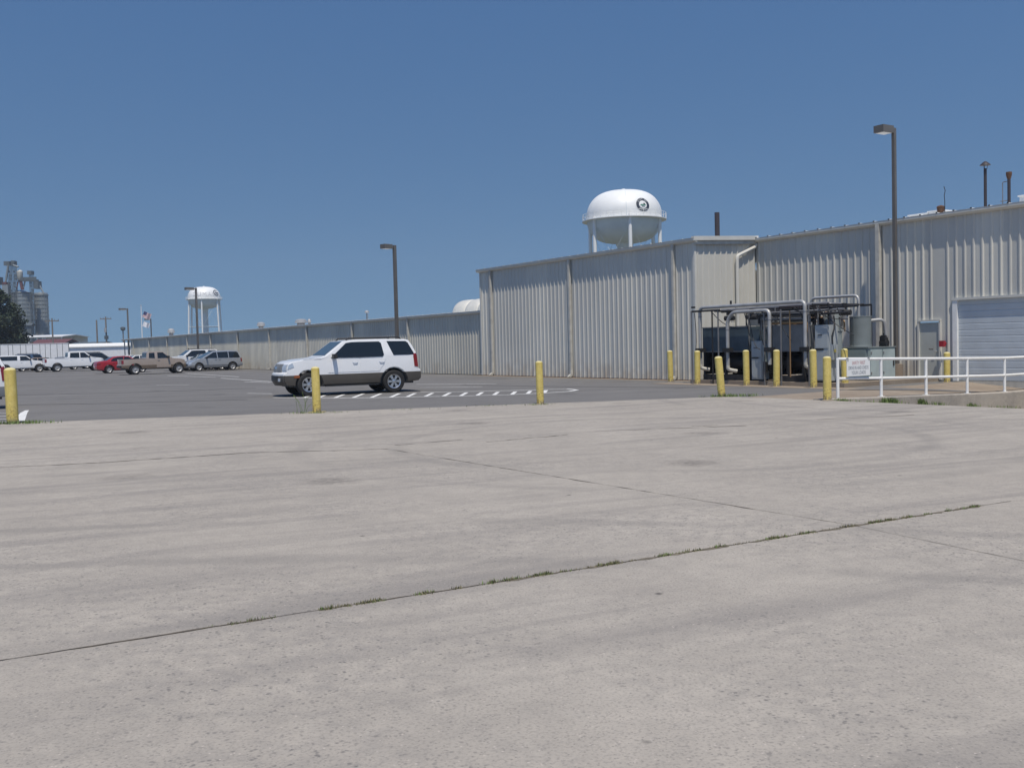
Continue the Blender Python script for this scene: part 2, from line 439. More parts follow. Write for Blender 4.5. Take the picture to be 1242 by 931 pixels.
for a, b in (((480, 540), (560, 533)), ((590, 536), (690, 527)), ((720, 523), (905, 516)), ((990, 509), (1110, 503)), ((840, 517), (870, 515.5))):
    strip(mb, wob(gp(*a), gp(*b), 10, .03), [random.uniform(.004, .05) for _ in range(11)], .0033)
kind(mb.build('paving_joints', 'joint_dark'), 'structure')
mb = MB()
for (t0, t1) in ((.40, .45), (.47, .50), (.52, .62), (.64, .70), (.72, .79), (.81, .95)):
    n_ = int((t1 - t0) * 160); a_, b_ = J1a + (J1b - J1a) * t0, J1a + (J1b - J1a) * t1
    strip(mb, wob(a_, b_, n_, .014), [.004] + [random.uniform(.01, .06) for _ in range(n_ - 1)] + [.004], .0029)
kind(mb.build('joint_dirt', 'joint_soil'), 'structure')

def blades(mb, p, n, h, spread, dirv=None):
    for _ in range(n):
        o = Vector((random.gauss(0, spread), random.gauss(0, spread), 0)) if dirv is None else dirv * random.uniform(-spread, spread) + Vector((random.gauss(0, .012), random.gauss(0, .012), 0))
        a = random.uniform(0, 6.28); hh = h * random.uniform(.4, 1.1); w = hh * .09 + .002
        dx, dy = math.cos(a), math.sin(a); l = hh * random.uniform(.1, .7)
        b = p + o
        mb.add([(b.x - dy * w, b.y + dx * w, b.z), (b.x + dy * w, b.y - dx * w, b.z), (b.x + dx * l, b.y + dy * l, b.z + hh)], [(0, 1, 2)])
mb = MB(); md = MB()
jd = (J1b - J1a).normalized()
for a, b, dens in ((388, 425, 1), (432, 455, .9), (500, 527, 1), (553, 563, .6), (578, 600, .8), (612, 690, 1), (728, 808, 1), (836, 846, .6), (928, 1000, 1), (1030, 1128, 1), (1150, 1215, .8), (250, 285, .25), (300, 340, .25), (425, 500, .3), (690, 730, .35), (808, 930, .3), (1000, 1030, .4)):
    cls = [random.uniform(a, b) for _ in range(max(1, int((b - a) / 9)))]
    for k in range(int((b - a) * .85 * dens)):
        x = min(b, max(a, random.choice(cls) + random.gauss(0, 3.2))); t = (x + 160) / 1386; y = 826 + (607.6 - 826) * t
        d = ray(x, y); d2 = gp(x, y)
        s = (d2 - J1a).dot(jd); p = J1a + jd * s
        blades(mb if random.random() < .35 else md, p, 8, .007 + .020 * random.random() ** 3 + .0009 * p.y, .03, jd)
kind(mb.build('joint_weeds', 'weed', fix=False), 'stuff'); kind(md.build('dry_joint_weeds', 'weed_dry', fix=False), 'stuff')
mb = MB()
for px, py, n, h, sx in ((12, 514, 160, .10, .5), (40, 512, 50, .06, .25), (372, 501, 40, .08, .3), (395, 500.6, 40, .05, .3), (655, 490.8, 40, .06, .2), (880, 481, 70, .10, .22), (895, 480.6, 90, .10, .35), (600, 492, 25, .05, .4), (505, 496.5, 20, .05, .4)):
    for k in range(n):
        p = gp(px, py) + Vector((random.gauss(0, sx), random.gauss(0, .05), 0)); blades(mb, p, 2, h, .03)
for k in range(7):     # tall dry stalks
    p = gp(364, 501) + Vector((random.gauss(0, .10), random.gauss(0, .03), 0))
    a = random.uniform(-.25, .25); hh = random.uniform(.25, .55)
    mb.tube([p, p + Vector((a * .4, 0, hh * .6)), p + Vector((a, 0, hh))], .005, 4)
kind(mb.build('edge_weeds', 'weed', fix=False), 'stuff')

# ------------------------------------------------------------------ buildings
def rib_run(mb, p0, p1, out, z0, za, zb, spacing=.305, h=.038, phase=.1):
    """ribbed steel sheet from p0 to p1 (2D local), ribs raised along out, top za..zb"""
    p0, p1, out = Vector(p0), Vector(p1), Vector(out); L = (p1 - p0).length; d = (p1 - p0) / L
    prof = [(0, 0)]; s = phase
    while s + .12 < L:
        prof += [(s, 0), (s + .030, h), (s + .070, h), (s + .100, 0)]; s += spacing
    prof.append((L, 0))
    n = len(prof); vs = []
    for zt in (0, 1):
        for s, o in prof:
            p = p0 + d * s + out * o; vs.append((p.x, p.y, z0 if not zt else za + (zb - za) * s / L))
    mb.add(vs, [(i, i + 1, n + i + 1, n + i) for i in range(n - 1)]); return mb
def downspout(parent, u, v, ztop, outv=-1, kick=True, w=.055, m='trim_worn', zb=.05):
    mb = MB(); vo = v + outv * (.045 + w)
    mb.box(u - w, u + w, min(vo - w, vo + w), max(vo - w, vo + w), zb + .12, ztop)
    if kick:
        mb.add([(u - w, vo - w, zb + .12), (u + w, vo - w, zb + .12), (u + w, vo + w, zb + .12), (u - w, vo + w, zb + .12),
                (u - w, vo - w + outv * .16, zb), (u + w, vo - w + outv * .16, zb), (u + w, vo + w + outv * .1, zb - .02), (u - w, vo + w + outv * .1, zb - .02)],
               [(0, 3, 2, 1), (4, 5, 6, 7), (0, 1, 5, 4), (1, 2, 6, 5), (2, 3, 7, 6), (3, 0, 4, 7)])
    mb.build('downspout', m, parent)
    s = MB()
    for zz in (1.7, ztop * .62, ztop - .35):
        s.box(u - w - .03, u + w + .03, vo - outv * w - .004, vo - outv * w + .02, zz, zz + .04)
SL = .04
def roof_sheet(parent, u0, u1, v0, v1, z, slope, ov=.22, step=.61, rh=.012):
    mb = MB(); prof = [(u0, 0)]; s = u0 + .2
    while s + .1 < u1:
        prof += [(s, 0), (s + .02, rh), (s + .05, rh), (s + .07, 0)]; s += step
    prof.append((u1, 0)); n = len(prof); vs = []
    for vv in (v0 - ov, v1):
        for a, o in prof: vs.append((a, vv, z + slope * (vv - v0) + o))
    mb.add(vs, [(i, i + 1, n + i + 1, n + i) for i in range(n - 1)])
    ro = mb.build('roof', 'roof_metal', parent)
    if rh < .02: return ro
    me = ro.data; bm = bmesh.new(); bm.from_mesh(me); s = u0 + .2; zz = z - slope * ov
    while s + .1 < u1:
        vs_c = [bm.verts.new((a, b, c_)) for b in (v0 - ov - .012, v0 - ov + .03) for a, c_ in ((s + .008, zz + .004), (s + .062, zz + .004), (s + .052, zz + .036), (s + .018, zz + .036))]
        for f_ in ((0, 1, 2, 3), (7, 6, 5, 4), (0, 4, 5, 1), (1, 5, 6, 2), (2, 6, 7, 3), (3, 7, 4, 0)):
            bm.faces.new([vs_c[i] for i in f_]).material_index = 1
        s += step
    bm.to_mesh(me); bm.free(); me.materials.append(MATS['trim_black'])
    return ro
def gutter(parent, u0, u1, v, z, w=.17, h=.15):
    mb = MB()
    mb.add([(u, y, zz) for u in (u0, u1) for y, zz in ((v - w, z), (v - w - .02, z), (v - w - .02, z - h * .55), (v - w * .55, z - h), (v - .01, z - h), (v - .01, z - h + .03), (v - w * .5, z - h + .03), (v - w, z - h * .5))],
           [(i, (i + 1) % 8, 8 + (i + 1) % 8, 8 + i) for i in range(8)] + [tuple(range(8)), tuple(range(15, 7, -1))])
    return mb.build('gutter', 'trim', parent)

# tall warehouse (bump-out with the lit end wall)
B1 = thing('warehouse', 'tall off-white ribbed metal warehouse with sunlit end wall behind the pipework', 'warehouse', C0, ROTU)
mb = MB(); rib_run(mb, (-15.8, 0), (0, 0), (0, -1), .03, 5.40, 5.40); mb.build('front_wall', 'siding', B1)
mb = MB(); rib_run(mb, (0, 0), (0, 3.3), (1, 0), .03, 5.42, 5.54); mb.build('end_wall', 'siding', B1)
mb = MB(); rib_run(mb, (-15.8, 24), (-15.8, 0), (-1, 0), .03, 5.9, 5.42); mb.build('side_wall', 'siding', B1)
MB().box(-.05, .055, -.055, .05, .03, 5.40).build('corner_trim', 'trim', B1)
MB().box(-15.86, -15.74, -.055, .05, .03, 5.40).build('corner_trim', 'trim', B1)
roof_sheet(B1, -15.95, .16, 0, 24, 5.46, SL)
gutter(B1, -15.98, .19, 0, 5.45)
mb = MB()
mb.add([(x, y, 5.45 + SL * y + dz) for x in (.045, .20) for y, dz in ((-.2, -.09), (3.28, -.09), (3.28, .07), (-.2, .07))], [(0, 1, 2, 3), (7, 6, 5, 4), (0, 4, 5, 1), (3, 2, 6, 7), (0, 3, 7, 4), (1, 5, 6, 2)])
mb.build('rake_trim', 'trim', B1)
mb = MB()
mb.add([(x, y, 5.45 + SL * y + dz) for x in (.045, .13) for y, dz in ((-.1, -.24), (3.28, -.24), (3.28, -.10), (-.1, -.10))], [(0, 1, 2, 3), (7, 6, 5, 4), (0, 4, 5, 1), (3, 2, 6, 7), (0, 3, 7, 4), (1, 5, 6, 2)])
mb.build('rake_trim', 'trim_worn', B1)
for u in (-14.7, -7.97, -1.1): downspout(B1, u, 0, 5.34)
MB().box(-15.8, 0, -.03, .0, 0, .035).build('base_trim', 'rust', B1)

# long low warehouse
LW = thing('warehouse', 'long low off-white metal warehouse receding toward the parked cars', 'warehouse', uv(-15.8, .3), ROTU)
LE = -88.2
mb = MB(); rib_run(mb, (LE + 4.3, 0), (-.02, 0), (0, -1), .03, 3.32, 3.32); mb.build('front_wall', 'siding_long', LW)
mb = MB(); rib_run(mb, (LE + 4.3, 24), (LE + 4.3, 0), (-1, 0), .03, 4.3, 3.34); mb.build('end_wall', 'siding_long', LW)
roof_sheet(LW, LE, -.05, 0, 24, 3.38, SL)
gutter(LW, LE - .03, -.06, 0, 3.37)
for k in range(10): downspout(LW, -8.8 - 8.13 * k, 0, 3.26, w=.06)
downspout(LW, -.22, 0, 3.26, w=.05)
for u in (LE + .15, LE + 2.2): MB().box(u - .06, u + .06, .1, .22, 0, 3.34).build('canopy_post', 'trim', LW)
wf = MB()
cu_ = -57.6
for a, b, c_, d in ((-.5, .5, 1.95, 2.0), (-.5, .5, 1.0, 1.05), (-.5, -.45, 1.05, 1.95), (.45, .5, 1.05, 1.95), (-.03, .03, 1.05, 1.95)):
    wf.box(cu_ + a, cu_ + b, -.075, -.03, c_, d)
wo = wf.build('window', 'trim_worn', LW)
MB().box(cu_ - .45, cu_ + .45, -.055, -.045, 1.05, 1.95).build('pane', 'glass', wo)

# right-hand workshop
RW = thing('warehouse', 'right-hand metal warehouse with grey door and blue-grey roll-up door behind the white railing', 'warehouse', uv(0, 3.3), ROTU)
EW = 5.56
segs = [(.05, 7.33, .03), (7.33, 8.19, 2.02), (8.19, 8.62, .03), (8.62, 12.5, 2.72), (12.5, 40, -.9)]
mb = MB()
for a, b, z0 in segs:
    ph = (.1 - (a - .05)) % .305
    rib_run(mb, (a, 0), (b, 0), (0, -1), z0, EW - .06, EW - .06, phase=ph if ph + .1 < .305 else .02)
mb.build('front_wall', 'siding', RW)
mb = MB(); mb.box(.0, 40, .02, .1, -1.2, .03); mb.build('base_wall', 'trim_worn', RW)
roof_sheet(RW, .0, 40, 0, 30, EW, SL, ov=.2, rh=.02)
gutter(RW, .06, 40, 0, EW - .01)
downspout(RW, 5.85, 0, EW - .1, w=.075)
downspout(RW, 9.0 + 9.5, 0, EW - .1, w=.06)
d = MB().box(7.39, 8.13, -.02, .02, .06, 1.96).build('door', 'door_grey', RW)
MB().tube([(8.04, -.02, 1.0), (8.04, -.07, 1.0), (7.94, -.07, 1.0)], .014, 6, .03).build('handle', 'galv', d)
mb = MB(); pts = []
for i in range(13):
    t = R(205 + i * 14); pts.append((7.80 + .10 * math.cos(t), -.023, 1.14 + (.075 if i < 8 else .13) * math.sin(t)))
for i in range(12):
    w = .004 + .014 * math.sin(i / 12 * 3.1) * random.uniform(.3, 1.2)
    a, b = Vector(pts[i]), Vector(pts[i + 1]); mb.quad(a + Vector((0, 0, w)), b + Vector((0, 0, w)), b - Vector((0, 0, w * .7)), a - Vector((0, 0, w * .7)))
mb.build('rust_mark', 'rust', d)
fr = MB().box(7.33, 7.39, -.075, .02, .05, 2.02).box(8.13, 8.19, -.075, .02, .05, 2.02).box(7.33, 8.19, -.085, .02, 2.0, 2.06)
fr.build('door_frame', 'trim', RW)
# sectional roll-up door: slightly bowed slats
mb = MB(); nS = 13
for i in range(nS):
    z0, z1 = .04 + i * (2.66 / nS), .04 + (i + 1) * (2.66 / nS)
    for (za, ya), (zb, yb) in (((z0, .045), (z0 + .02, .03)), ((z0 + .02, .03), (z1 - .02, .028)), ((z1 - .02, .028), (z1, .045))):
        mb.quad((8.78, ya, za), (12.4, ya, za), (12.4, yb, zb), (8.78, yb, zb))
mb.build('roll_up_door', 'garage_blue', RW)
MB().box(8.62, 8.78, -.06, .08, .02, 2.70).build('door_jamb', 'white_paint', RW)
MB().box(12.4, 12.55, -.06, .08, .02, 2.70).build('door_jamb', 'white_paint', RW)
MB().box(8.60, 12.57, -.08, .05, 2.66, 2.74).build('door_header', 'trim', RW)
MB().tube([(.10, -.05, 5.32), (.10, -.09, 5.22), (.14, -1.12, 4.84), (.14, -1.17, 4.74), (.14, -1.17, .15)], .07, 8, .12).build('downspout', 'trim', RW, 40)

# things on the roofs
def roof_thing(name, label, cat, u, v, z, group=None): return thing(name, label, cat, uv(u, v, z), ROTU, group)
zr1 = lambda v: 5.46 + SL * v
t = roof_thing('chimney', 'plain dark chimney pipe above the sunlit end wall', 'chimney', -2.8, 4.0, zr1(4))
MB().cyl((0, 0, 0), (0, 0, 1.36), .105, n=14).build('pipe', 'stack_dark', t, 40); MB().box(-.15, .15, -.15, .15, -.02, .14).build('flashing', 'stack_dark', t)
zr2 = lambda v: EW + SL * (v - 3.3)
t = roof_thing('chimney', 'tall thin exhaust stack with a flat rain cap on the right roof', 'chimney', 8.53, 5.3, zr2(5.3))
MB().cyl((0, 0, 0), (0, 0, 1.48), .05, n=12).build('pipe', 'stack_dark', t, 40)
MB().lathe([(.02, 1.72), (.06, 1.70), (.17, 1.60), (.175, 1.585), (.03, 1.60)], n=16).build('rain_cap', 'stack_dark', t, 40)
for k in range(3):
    a = k * 2.1 + .4; MB().cyl((.058 * math.cos(a), .058 * math.sin(a), 1.46), (.07 * math.cos(a), .07 * math.sin(a), 1.60), .008, n=5).build('cap_strut', 'stack_dark', t)
t = roof_thing('chimney', 'shorter exhaust stack with flared rusty top at the far right', 'chimney', 9.36, 5.3, zr2(5.3))
MB().cyl((0, 0, 0), (0, 0, 1.02), .052, n=12).build('pipe', 'stack_dark', t, 40)
MB().lathe([(.054, 1.0), (.065, 1.03), (.092, 1.14), (.092, 1.23), (.07, 1.23)], n=14).build('flared_top', 'rust', t, 40)
MB().tube([(-.22, 0, 0), (-.22, 0, .93), (-.07, 0, .93)], .016, 6, .05).tube([(-.30, 0, .30), (-.07, 0, .30)], .016, 6).build('bleed_pipe', 'galv_dull', t)
t = roof_thing('roof_fan', 'small rusty mushroom fan beside a thin aerial on the roof', 'roof fan', 6.86, 5.3, zr2(5.3))
MB().cyl((0, 0, -.02), (0, 0, .26), .06, n=12).build('neck', 'stack_dark', t, 40)
MB().lathe([(.06, .20), (.12, .24), (.125, .34), (.14, .40), (.10, .44), (.02, .46)], n=16).build('hood', 'rust', t, 40)
t = roof_thing('roof_aerial', 'thin whip aerial on the roof just right of the rusty fan', 'aerial', 7.02, 5.3, zr2(5.3))
MB().tube([(0, 0, -.02), (0, 0, .62), (-.02, 0, .78), (.02, 0, .95), (-.03, 0, 1.1)], .013, 5).build('rod', 'black_iron', t)
for u0, u1, h, lab in ((5.45, 6.2, .22, 'low white roof curb left of the rusty fan'), (6.25, 6.75, .26, 'grey roof hatch next to the low white curb'), (9.6, 11.3, .36, 'white roof curb at the right edge behind the flared stack')):
    t = roof_thing('roof_curb', lab, 'roof curb', (u0 + u1) / 2, 6.0, zr2(6.0)); hw = (u1 - u0) / 2
    MB().box(-hw, hw, -.5, .5, -.05, h).build('curb', 'white_paint' if 'white' in lab else 'galv_dull', t)
    MB().box(-hw - .04, hw + .04, -.54, .54, h + .002, h + .05).build('lid', 'white_paint' if 'white' in lab else 'galv_dull', t)
zr3 = lambda v: 3.38 + SL * (v - .3)
t = roof_thing('roof_duct', 'fat white rounded duct on the low roof just left of the tall warehouse', 'duct', -26.3, 5.5, zr3(5.5))
for k in range(3):
    mb = MB(); x0 = -.75 + k * 1.55; n = 14; vs = []
    for xx, sc_ in ((x0, .86), (x0 + .12, .97), (x0 + .5, 1), (x0 + 1.1, 1), (x0 + 1.43, .97), (x0 + 1.54, .86)):
        for i in range(n + 1):
            a = math.pi * i / n; vs.append((xx, .95 * sc_ * math.cos(a), -.04 + .92 * sc_ * math.sin(a)))
    fs = [(r * (n + 1) + i, r * (n + 1) + i + 1, (r + 1) * (n + 1) + i + 1, (r + 1) * (n + 1) + i) for r in range(5) for i in range(n)]
    fs += [tuple(range(n + 1)), tuple(range(5 * (n + 1) + n, 5 * (n + 1) - 1, -1))]
    mb.add(vs, fs); mb.build('duct_section', 'trim', t, 50)
def kpx(px, v):
    k = (px - CX) / FPX; return (k * (C0.y + v * SD) - C0.x - v * CD) / (SD + k * CD)
for px, r, h, lab in ((210, .42, .95, 'squat galvanised roof ventilator nearest the far end of the long roof'), (319, .38, .68, 'round galvanised roof ventilator left of the wide one'), (367.5, .52, .62, 'wide galvanised roof ventilator between two smaller ones'), (377.5, .16, .55, 'small stub vent just right of the wide roof ventilator')):
    u = kpx(px, 4); t = roof_thing('roof_vent', lab, 'roof vent', u, 4, zr3(4), 'vents on the long low roof')
    MB().cyl((0, 0, -.03), (0, 0, h * .45), r * .62, n=16).build('neck', 'galv_dull', t, 40)
    MB().lathe([(r * .65, h * .42), (r, h * .46), (r, h * .62), (r * .93, h * .64), (r * .9, h * .82), (r * .55, h * .96), (.01, h)], n=18).build('hood', 'galv', t, 40)
u = kpx(447.5, 4); t = roof_thing('roof_pipe', 'thin twin vent pipe with small cap on the long roof', 'vent pipe', u, 4, zr3(4))
MB().cyl((-.07, 0, -.02), (-.07, 0, .62), .03, n=8).build('pipe', 'galv_dull', t, 40); MB().cyl((.13, 0, -.02), (.13, 0, .55), .03, n=8).build('pipe', 'galv_dull', t, 40)
MB().lathe([(.16, .60), (.16, .70), (.1, .76), (.01, .78)], n=12).build('cap', 'galv', t, 40)

# alarm box on the wall by the door
t = thing('alarm_box', 'small red alarm box on the wall right of the grey door', 'alarm box', uv(8.36, 3.2, 1.25), ROTU)
MB().box(-.085, .085, -.09, .02, -.10, .10).build('housing', 'red_paint', t)
MB().lathe([(.075, 0), (.07, .03), (.02, .05)], n=12).build('bell', 'red_paint', t).rotation_euler = (R(90), 0, 0)
t.children[-1].location = (0, -.09, 0)

# ------------------------------------------------------------------ bollards
BG = 'yellow pipe bollards'
def bollard(p, h, r, label, tilt=None, plate=False, z=0):
    tl = (random.uniform(-.02, .02), random.uniform(-.016, .016) if not tilt else tilt)
    t = thing('bollard', label, 'bollard', p, 0, BG); t.rotation_euler = (tl[0], tl[1], 0)
    if not plate: MB().lathe([(r + random.uniform(.03, .09), -.02)] * 1 + [(r + .05, .006), (r + .002, .022)], n=14, caps=False).build('collar', 'apron_concrete', t, 40)
    MB().lathe([(r, -.03), (r, h - .005), (r - .006, h)], n=20).build('post', 'bollard_yellow', t, 40)
    MB().lathe([(r - .006, h - .004), (r * .8, h + r * .22), (r * .4, h + r * .36), (.001, h + r * .4)], n=20).build('cap', 'cap_concrete', t, 60)
    if plate: MB().box(-.2, .2, -.2, .2, 0, .015).build('base_plate', 'bollard_yellow', t)
bollard(gp(15.5, 513), 1.28, .135, 'thick yellow bollard at the left edge of the photo beside painted stripes')
bollard(gp(384.5, 499.8), 1.11, .105, 'yellow bollard standing in front of the white SUV', 0, True)
bollard(gp(655.5, 490), 1.10, .095, 'yellow bollard near the pointed end of the hatched markings')
bollard(gp(875.5, 480.8), 1.08, .105, 'leaning yellow bollard at the pavement edge in front of the pipework', R(-4.5))
bollard(gp(1003.5, 485.6), 1.06, .10, 'yellow bollard just left of the white railing')
for u, v, lab in ((-.3, -1.05, 'yellow bollard in front of the tall warehouse corner'), (2.2, -2.05, 'yellow bollard at the left end of the row guarding the pipework'), (4.5, -2.0, 'yellow bollard in front of the light grey control cabinet'),
                  (5.85, -2.05, 'yellow bollard in front of the middle of the pipework'), (7.4, -2.1, 'yellow bollard in front of the grey upright cabinet'), (7.9, -1.25, 'yellow bollard behind the white sign on the railing')):
    bollard(uv(u, v), 1.16, .105, lab)
bollard(uv(8.9, 2.5, .0), .95, .10, 'short yellow bollard between the grey door and the roll-up door')

# ------------------------------------------------------------------ railing, retaining wall, sign
RT = thing('retaining_wall', 'low concrete retaining wall under the white railing beside the sunken ramp', 'retaining wall', (0, 0, 0))
mb = MB(); n = 12
vsx = []
for i in range(n + 1):
    v = -6.72 + 10.0 * i / n
    zt = apz(11.3, v) + .015; zb = rampz(v) - .25
    for a, z in ((11.26, zb), (11.26, zt), (11.29, zt + .012), (11.50, zt + .012), (11.53, zt - .012), (11.53, zb)): vsx.append(uv(a, v, z))
fs = [(i * 6 + k, i * 6 + k + 1, (i + 1) * 6 + k + 1, (i + 1) * 6 + k) for i in range(n) for k in range(5)] + [tuple(range(6)), tuple(range(n * 6 + 5, n * 6 - 1, -1))]
mb.add(vsx, fs); mb.build('wall', 'concrete_paving', RT)
RL = thing('railing', 'white pipe railing with two rails running to the right edge', 'railing', uv(11.40, -6.62), ROTU)
RP = [(.68, 0), (2.42, 0), (4.36, 0), (6.28, 0), (8.16, 0), (9.8, 0)]
def rz(y): return apz(11.3, -6.62 + y) + .026
for y, _ in RP:
    MB().cyl((0, y, rz(y) - .01), (0, y, rz(y) + 1.0), .040, n=12).build('post', 'white_paint', RL, 40)
    if y > 1: MB().box(-.07, .07, y - .07, y + .07, rz(y), rz(y) + .012).build('base_flange', 'white_paint', RL)
MB().tube([(0, y, rz(y) + 1.0) for y, _ in RP], .040, 12).build('top_rail', 'white_paint', RL, 40)
MB().tube([(0, y, rz(y) + .50 - .01 * (y > 2)) for y, _ in RP], .038, 12).build('middle_rail', 'white_paint', RL, 40)
SG = thing('sign', 'white notice board hanging between the rails of the white railing', 'sign', uv(11.47, -5.22), ROTU)
MB().box(0, .012, -.46, .46, .55, .985).build('board', 'sign_white', SG)
for dy in (-.42, .42): MB().box(-.02, .018, dy - .02, dy + .02, .94, 1.03).build('strap', 'galv', SG)
def sign_line(txt, size, z, m, width):
    vs, fs = text_mesh(txt, size, 1.05); x0 = min(p.x for p in vs); x1 = max(p.x for p in vs); s = width / (x1 - x0)
    mb = MB().add([(.0145, p.x * s, z + p.y) for p in vs], fs); mb.build('lettering', m, SG, fix=False)
sign_line('SAFETY FIRST', .125, .885, 'sign_red', .52); sign_line('DRIVE IN AND CHECK', .125, .76, 'sign_black', .80); sign_line('YOUR LOADS', .125, .635, 'sign_black', .56)
mb = MB()
for v, n_, h, sx in ((-5.9, 60, .09, .22), (-5.0, 30, .05, .35), (-4.1, 110, .16, .2), (-2.7, 60, .17, .1), (-2.0, 35, .11, .35), (-.4, 40, .12, .12), (1.2, 30, .10, .4)):
    for k in range(n_):
        vv = random.gauss(v, sx); uu = 11.56 + abs(random.gauss(0, .04)); blades(mb, uv(uu, vv, rampz(max(vv, -6.7)) if vv > -6.7 else 0), 2, h, .03)
kind(mb.build('wall_weeds', 'weed', fix=False), 'stuff')

# ------------------------------------------------------------------ lamp posts
LG = 'parking lot lamp posts'
def lamp(p, h, label, rz, head=.8, w=.075):
    t = thing('lamp_post', label, 'lamp post', p, rz, LG)
    MB().box(-w, w, -w, w, .1, h).build('pole', 'pole_bronze', t)
    MB().cyl((0, 0, 0), (0, 0, .6), .22, n=16).build('footing', 'apron_concrete', t, 40)
    MB().box(w, w + .22, -.04, .04, h - .14, h - .06).build('arm', 'pole_bronze', t)
    hd = MB().box(w + .2, w + .2 + head, -.19, .19, h - .21, h + .02).build('lamp_head', 'pole_bronze', t)
    MB().box(w + .26, w + .14 + head, -.15, .15, h - .222, h - .211).build('lens', 'lens', hd)
TOV = math.atan2(-SD, -CD)       # pointing out from the walls
lamp(uv(7.12, 2.35), 8.46, 'tall bronze lamp post behind the pale green cabinet', TOV, .55, .055)
def lampx(px, ytop, Y, lab, head=.8):
    p = at(px, ytop, Y); lamp(Vector((p.x, p.y, 0)), p.z, lab, TOV + R(14), head)
lampx(478.3, 297.5, 53, 'bronze lamp post rising behind the rear of the white SUV', .55)
lampx(237.5, 349, 90, 'bronze lamp post in front of the distant white water tower', .75)
lampx(154.5, 374, 126, 'bronze lamp post near the far end of the long warehouse', .8)
lampx(182.8, 386.5, 172, 'bronze lamp post just right of the flag pole', .8)

# ------------------------------------------------------------------ cooling machinery by the end wall
def machine(name, label, cat, u, v, z=.13): return thing(name, label, cat, uv(u, v, z), ROTU)
def skid(t, L, D, m='black_iron'):
    mb = MB().box(0, L, 0, .12, 0, .2).box(0, L, D - .12, D, 0, .2)
    for k in range(4): mb.box(.02 + k * (L - .16) / 3, .14 + k * (L - .16) / 3, .12, D - .12, .04, .16)
    mb.build('skid', m, t)
def chiller(u, label, casing, L, D, zt, zs):
    t = machine('chiller', label, 'chiller', u, -1.3)
    skid(t, L, D)
    for x, y in ((.05, .05), (L * .5, .05), (L - .05, .05), (.05, D - .05), (L - .05, D - .05)):
        MB().box(x - .04, x + .04, y - .04, y + .04, .2, zs).build('frame_post', 'black_iron', t)
    MB().box(.0, L, 0, D, zs, zt).build('casing', casing, t)
    MB().box(-.015, L + .015, -.015, .02, zt + .002, zt + .03).box(-.015, L + .015, -.012, -.002, zs - .03, zs + .01).build('casing_edge', 'galv_dull', t)
    # compressor bodies and vessel in the dark open bay
    for cx in (L * .22, L * .62):
        MB().cyl((cx - .42, D * .35, .62), (cx + .42, D * .35, .62), .26, n=18).cyl((cx - .50, D * .35, .62), (cx - .42, D * .35, .62), .30, n=18).build('compressor', 'black_iron', t, 40)
    MB().cyl((.15, D * .72, .48), (L - .15, D * .72, .48), .24, n=18).build('vessel', 'black_iron', t, 40)
    MB().box(.05, L - .05, D - .08, D - .03, .2, zs).build('back_panel', 'black_iron', t)
    for x in (.02, L - .05): MB().box(x, x + .03, .14, D - .1, .2, zs).build('side_panel', 'black_iron', t)  # black fill sheets added to close bright gaps and keep the bay dark
    MB().tube([(L * .4, .12, .25), (L * .4, .12, .75), (L * .48, .12, .9)], .04, 8, .1).build('hose', 'black_iron', t, 40)
    return t
A = chiller(1.72, 'left dark blue chiller unit with open black lower bay', 'steel_blue', 2.2, 1.6, 1.86, 1.02)
MB().box(1.25, 2.15, 1.0, 1.58, 1.892, 2.34).build('upper_tank', 'steel_grey', A)
MB().box(2.2, 2.62, .1, 1.5, 1.24, 1.76).build('hood_panel', 'steel_blue', A)
B = chiller(5.02, 'right grey chiller unit with round drum on top and open black lower bay', 'steel_grey', 1.32, 1.6, 1.84, 1.02)
MB().cyl((.6, .9, 1.87), (.6, .9, 2.3), .2, n=18).build('drum', 'black_iron', B, 40)
def cabinet(u, v, w, dp, h, label, m):
    t = machine('control_cabinet', label, 'cabinet', u, v)
    bd = MB().box(0, w, 0, dp, .06, h).build('housing', m, t)
    MB().box(.03, w - .03, -.02, -.002, .1, h * .56).build('lower_door', m, t)
    dd = MB().box(.03, w - .03, -.02, -.002, h * .60, h - .04).build('upper_door', m, t)
    MB().box(w * .25, w * .55, -.035, -.021, h * .82, h * .835).build('latch', 'black_iron', dd)
    MB().box(w * .08, w * .62, -.03, -.003, h * .565, h * .595).build('vent_slot', 'black_iron', t)
    MB().box(.02, w - .02, .05, dp, 0, .06).build('plinth', 'black_iron', t)
    return t
ca = cabinet(4.12, -1.35, .50, .30, 1.36, 'light grey control cabinet on the left chiller', 'cabinet_grey')
MB().box(.502, .60, .02, .2, .66, 1.24).build('meter_box', 'cabinet_pale', ca); MB().box(.502, .62, .04, .18, .34, .64).build('gauge_box', 'black_iron', ca)
cb = cabinet(6.92, -1.45, .54, .42, 1.82, 'tall grey upright cabinet at the right end of the chillers', 'cabinet_grey')
MB().box(.542, .64, .05, .30, .72, 1.2).build('meter_box', 'cabinet_grey', cb); MB().tube([(.59, .12, 1.2), (.59, .10, 1.5), (.62, .2, 1.75), (.5, .3, 2.1)], .022, 6, .1).build('conduit', 'black_iron', cb, 40)
MB().box(.641, .655, .1, .2, .95, 1.05).build('tag', 'bollard_yellow', cb)
# round drum behind the upright cabinet
t = machine('storage_drum', 'round blue-grey drum standing behind the tall grey cabinet', 'tank', 6.72, -.35)
MB().lathe([(.30, 0), (.30, 2.2), (.27, 2.24), (.01, 2.26)], n=24).build('shell', 'tank_green', t, 40)
MB().lathe([(.315, 1.6), (.315, 1.64), (.30, 1.65)], n=24).build('hoop', 'tank_green', t, 40)
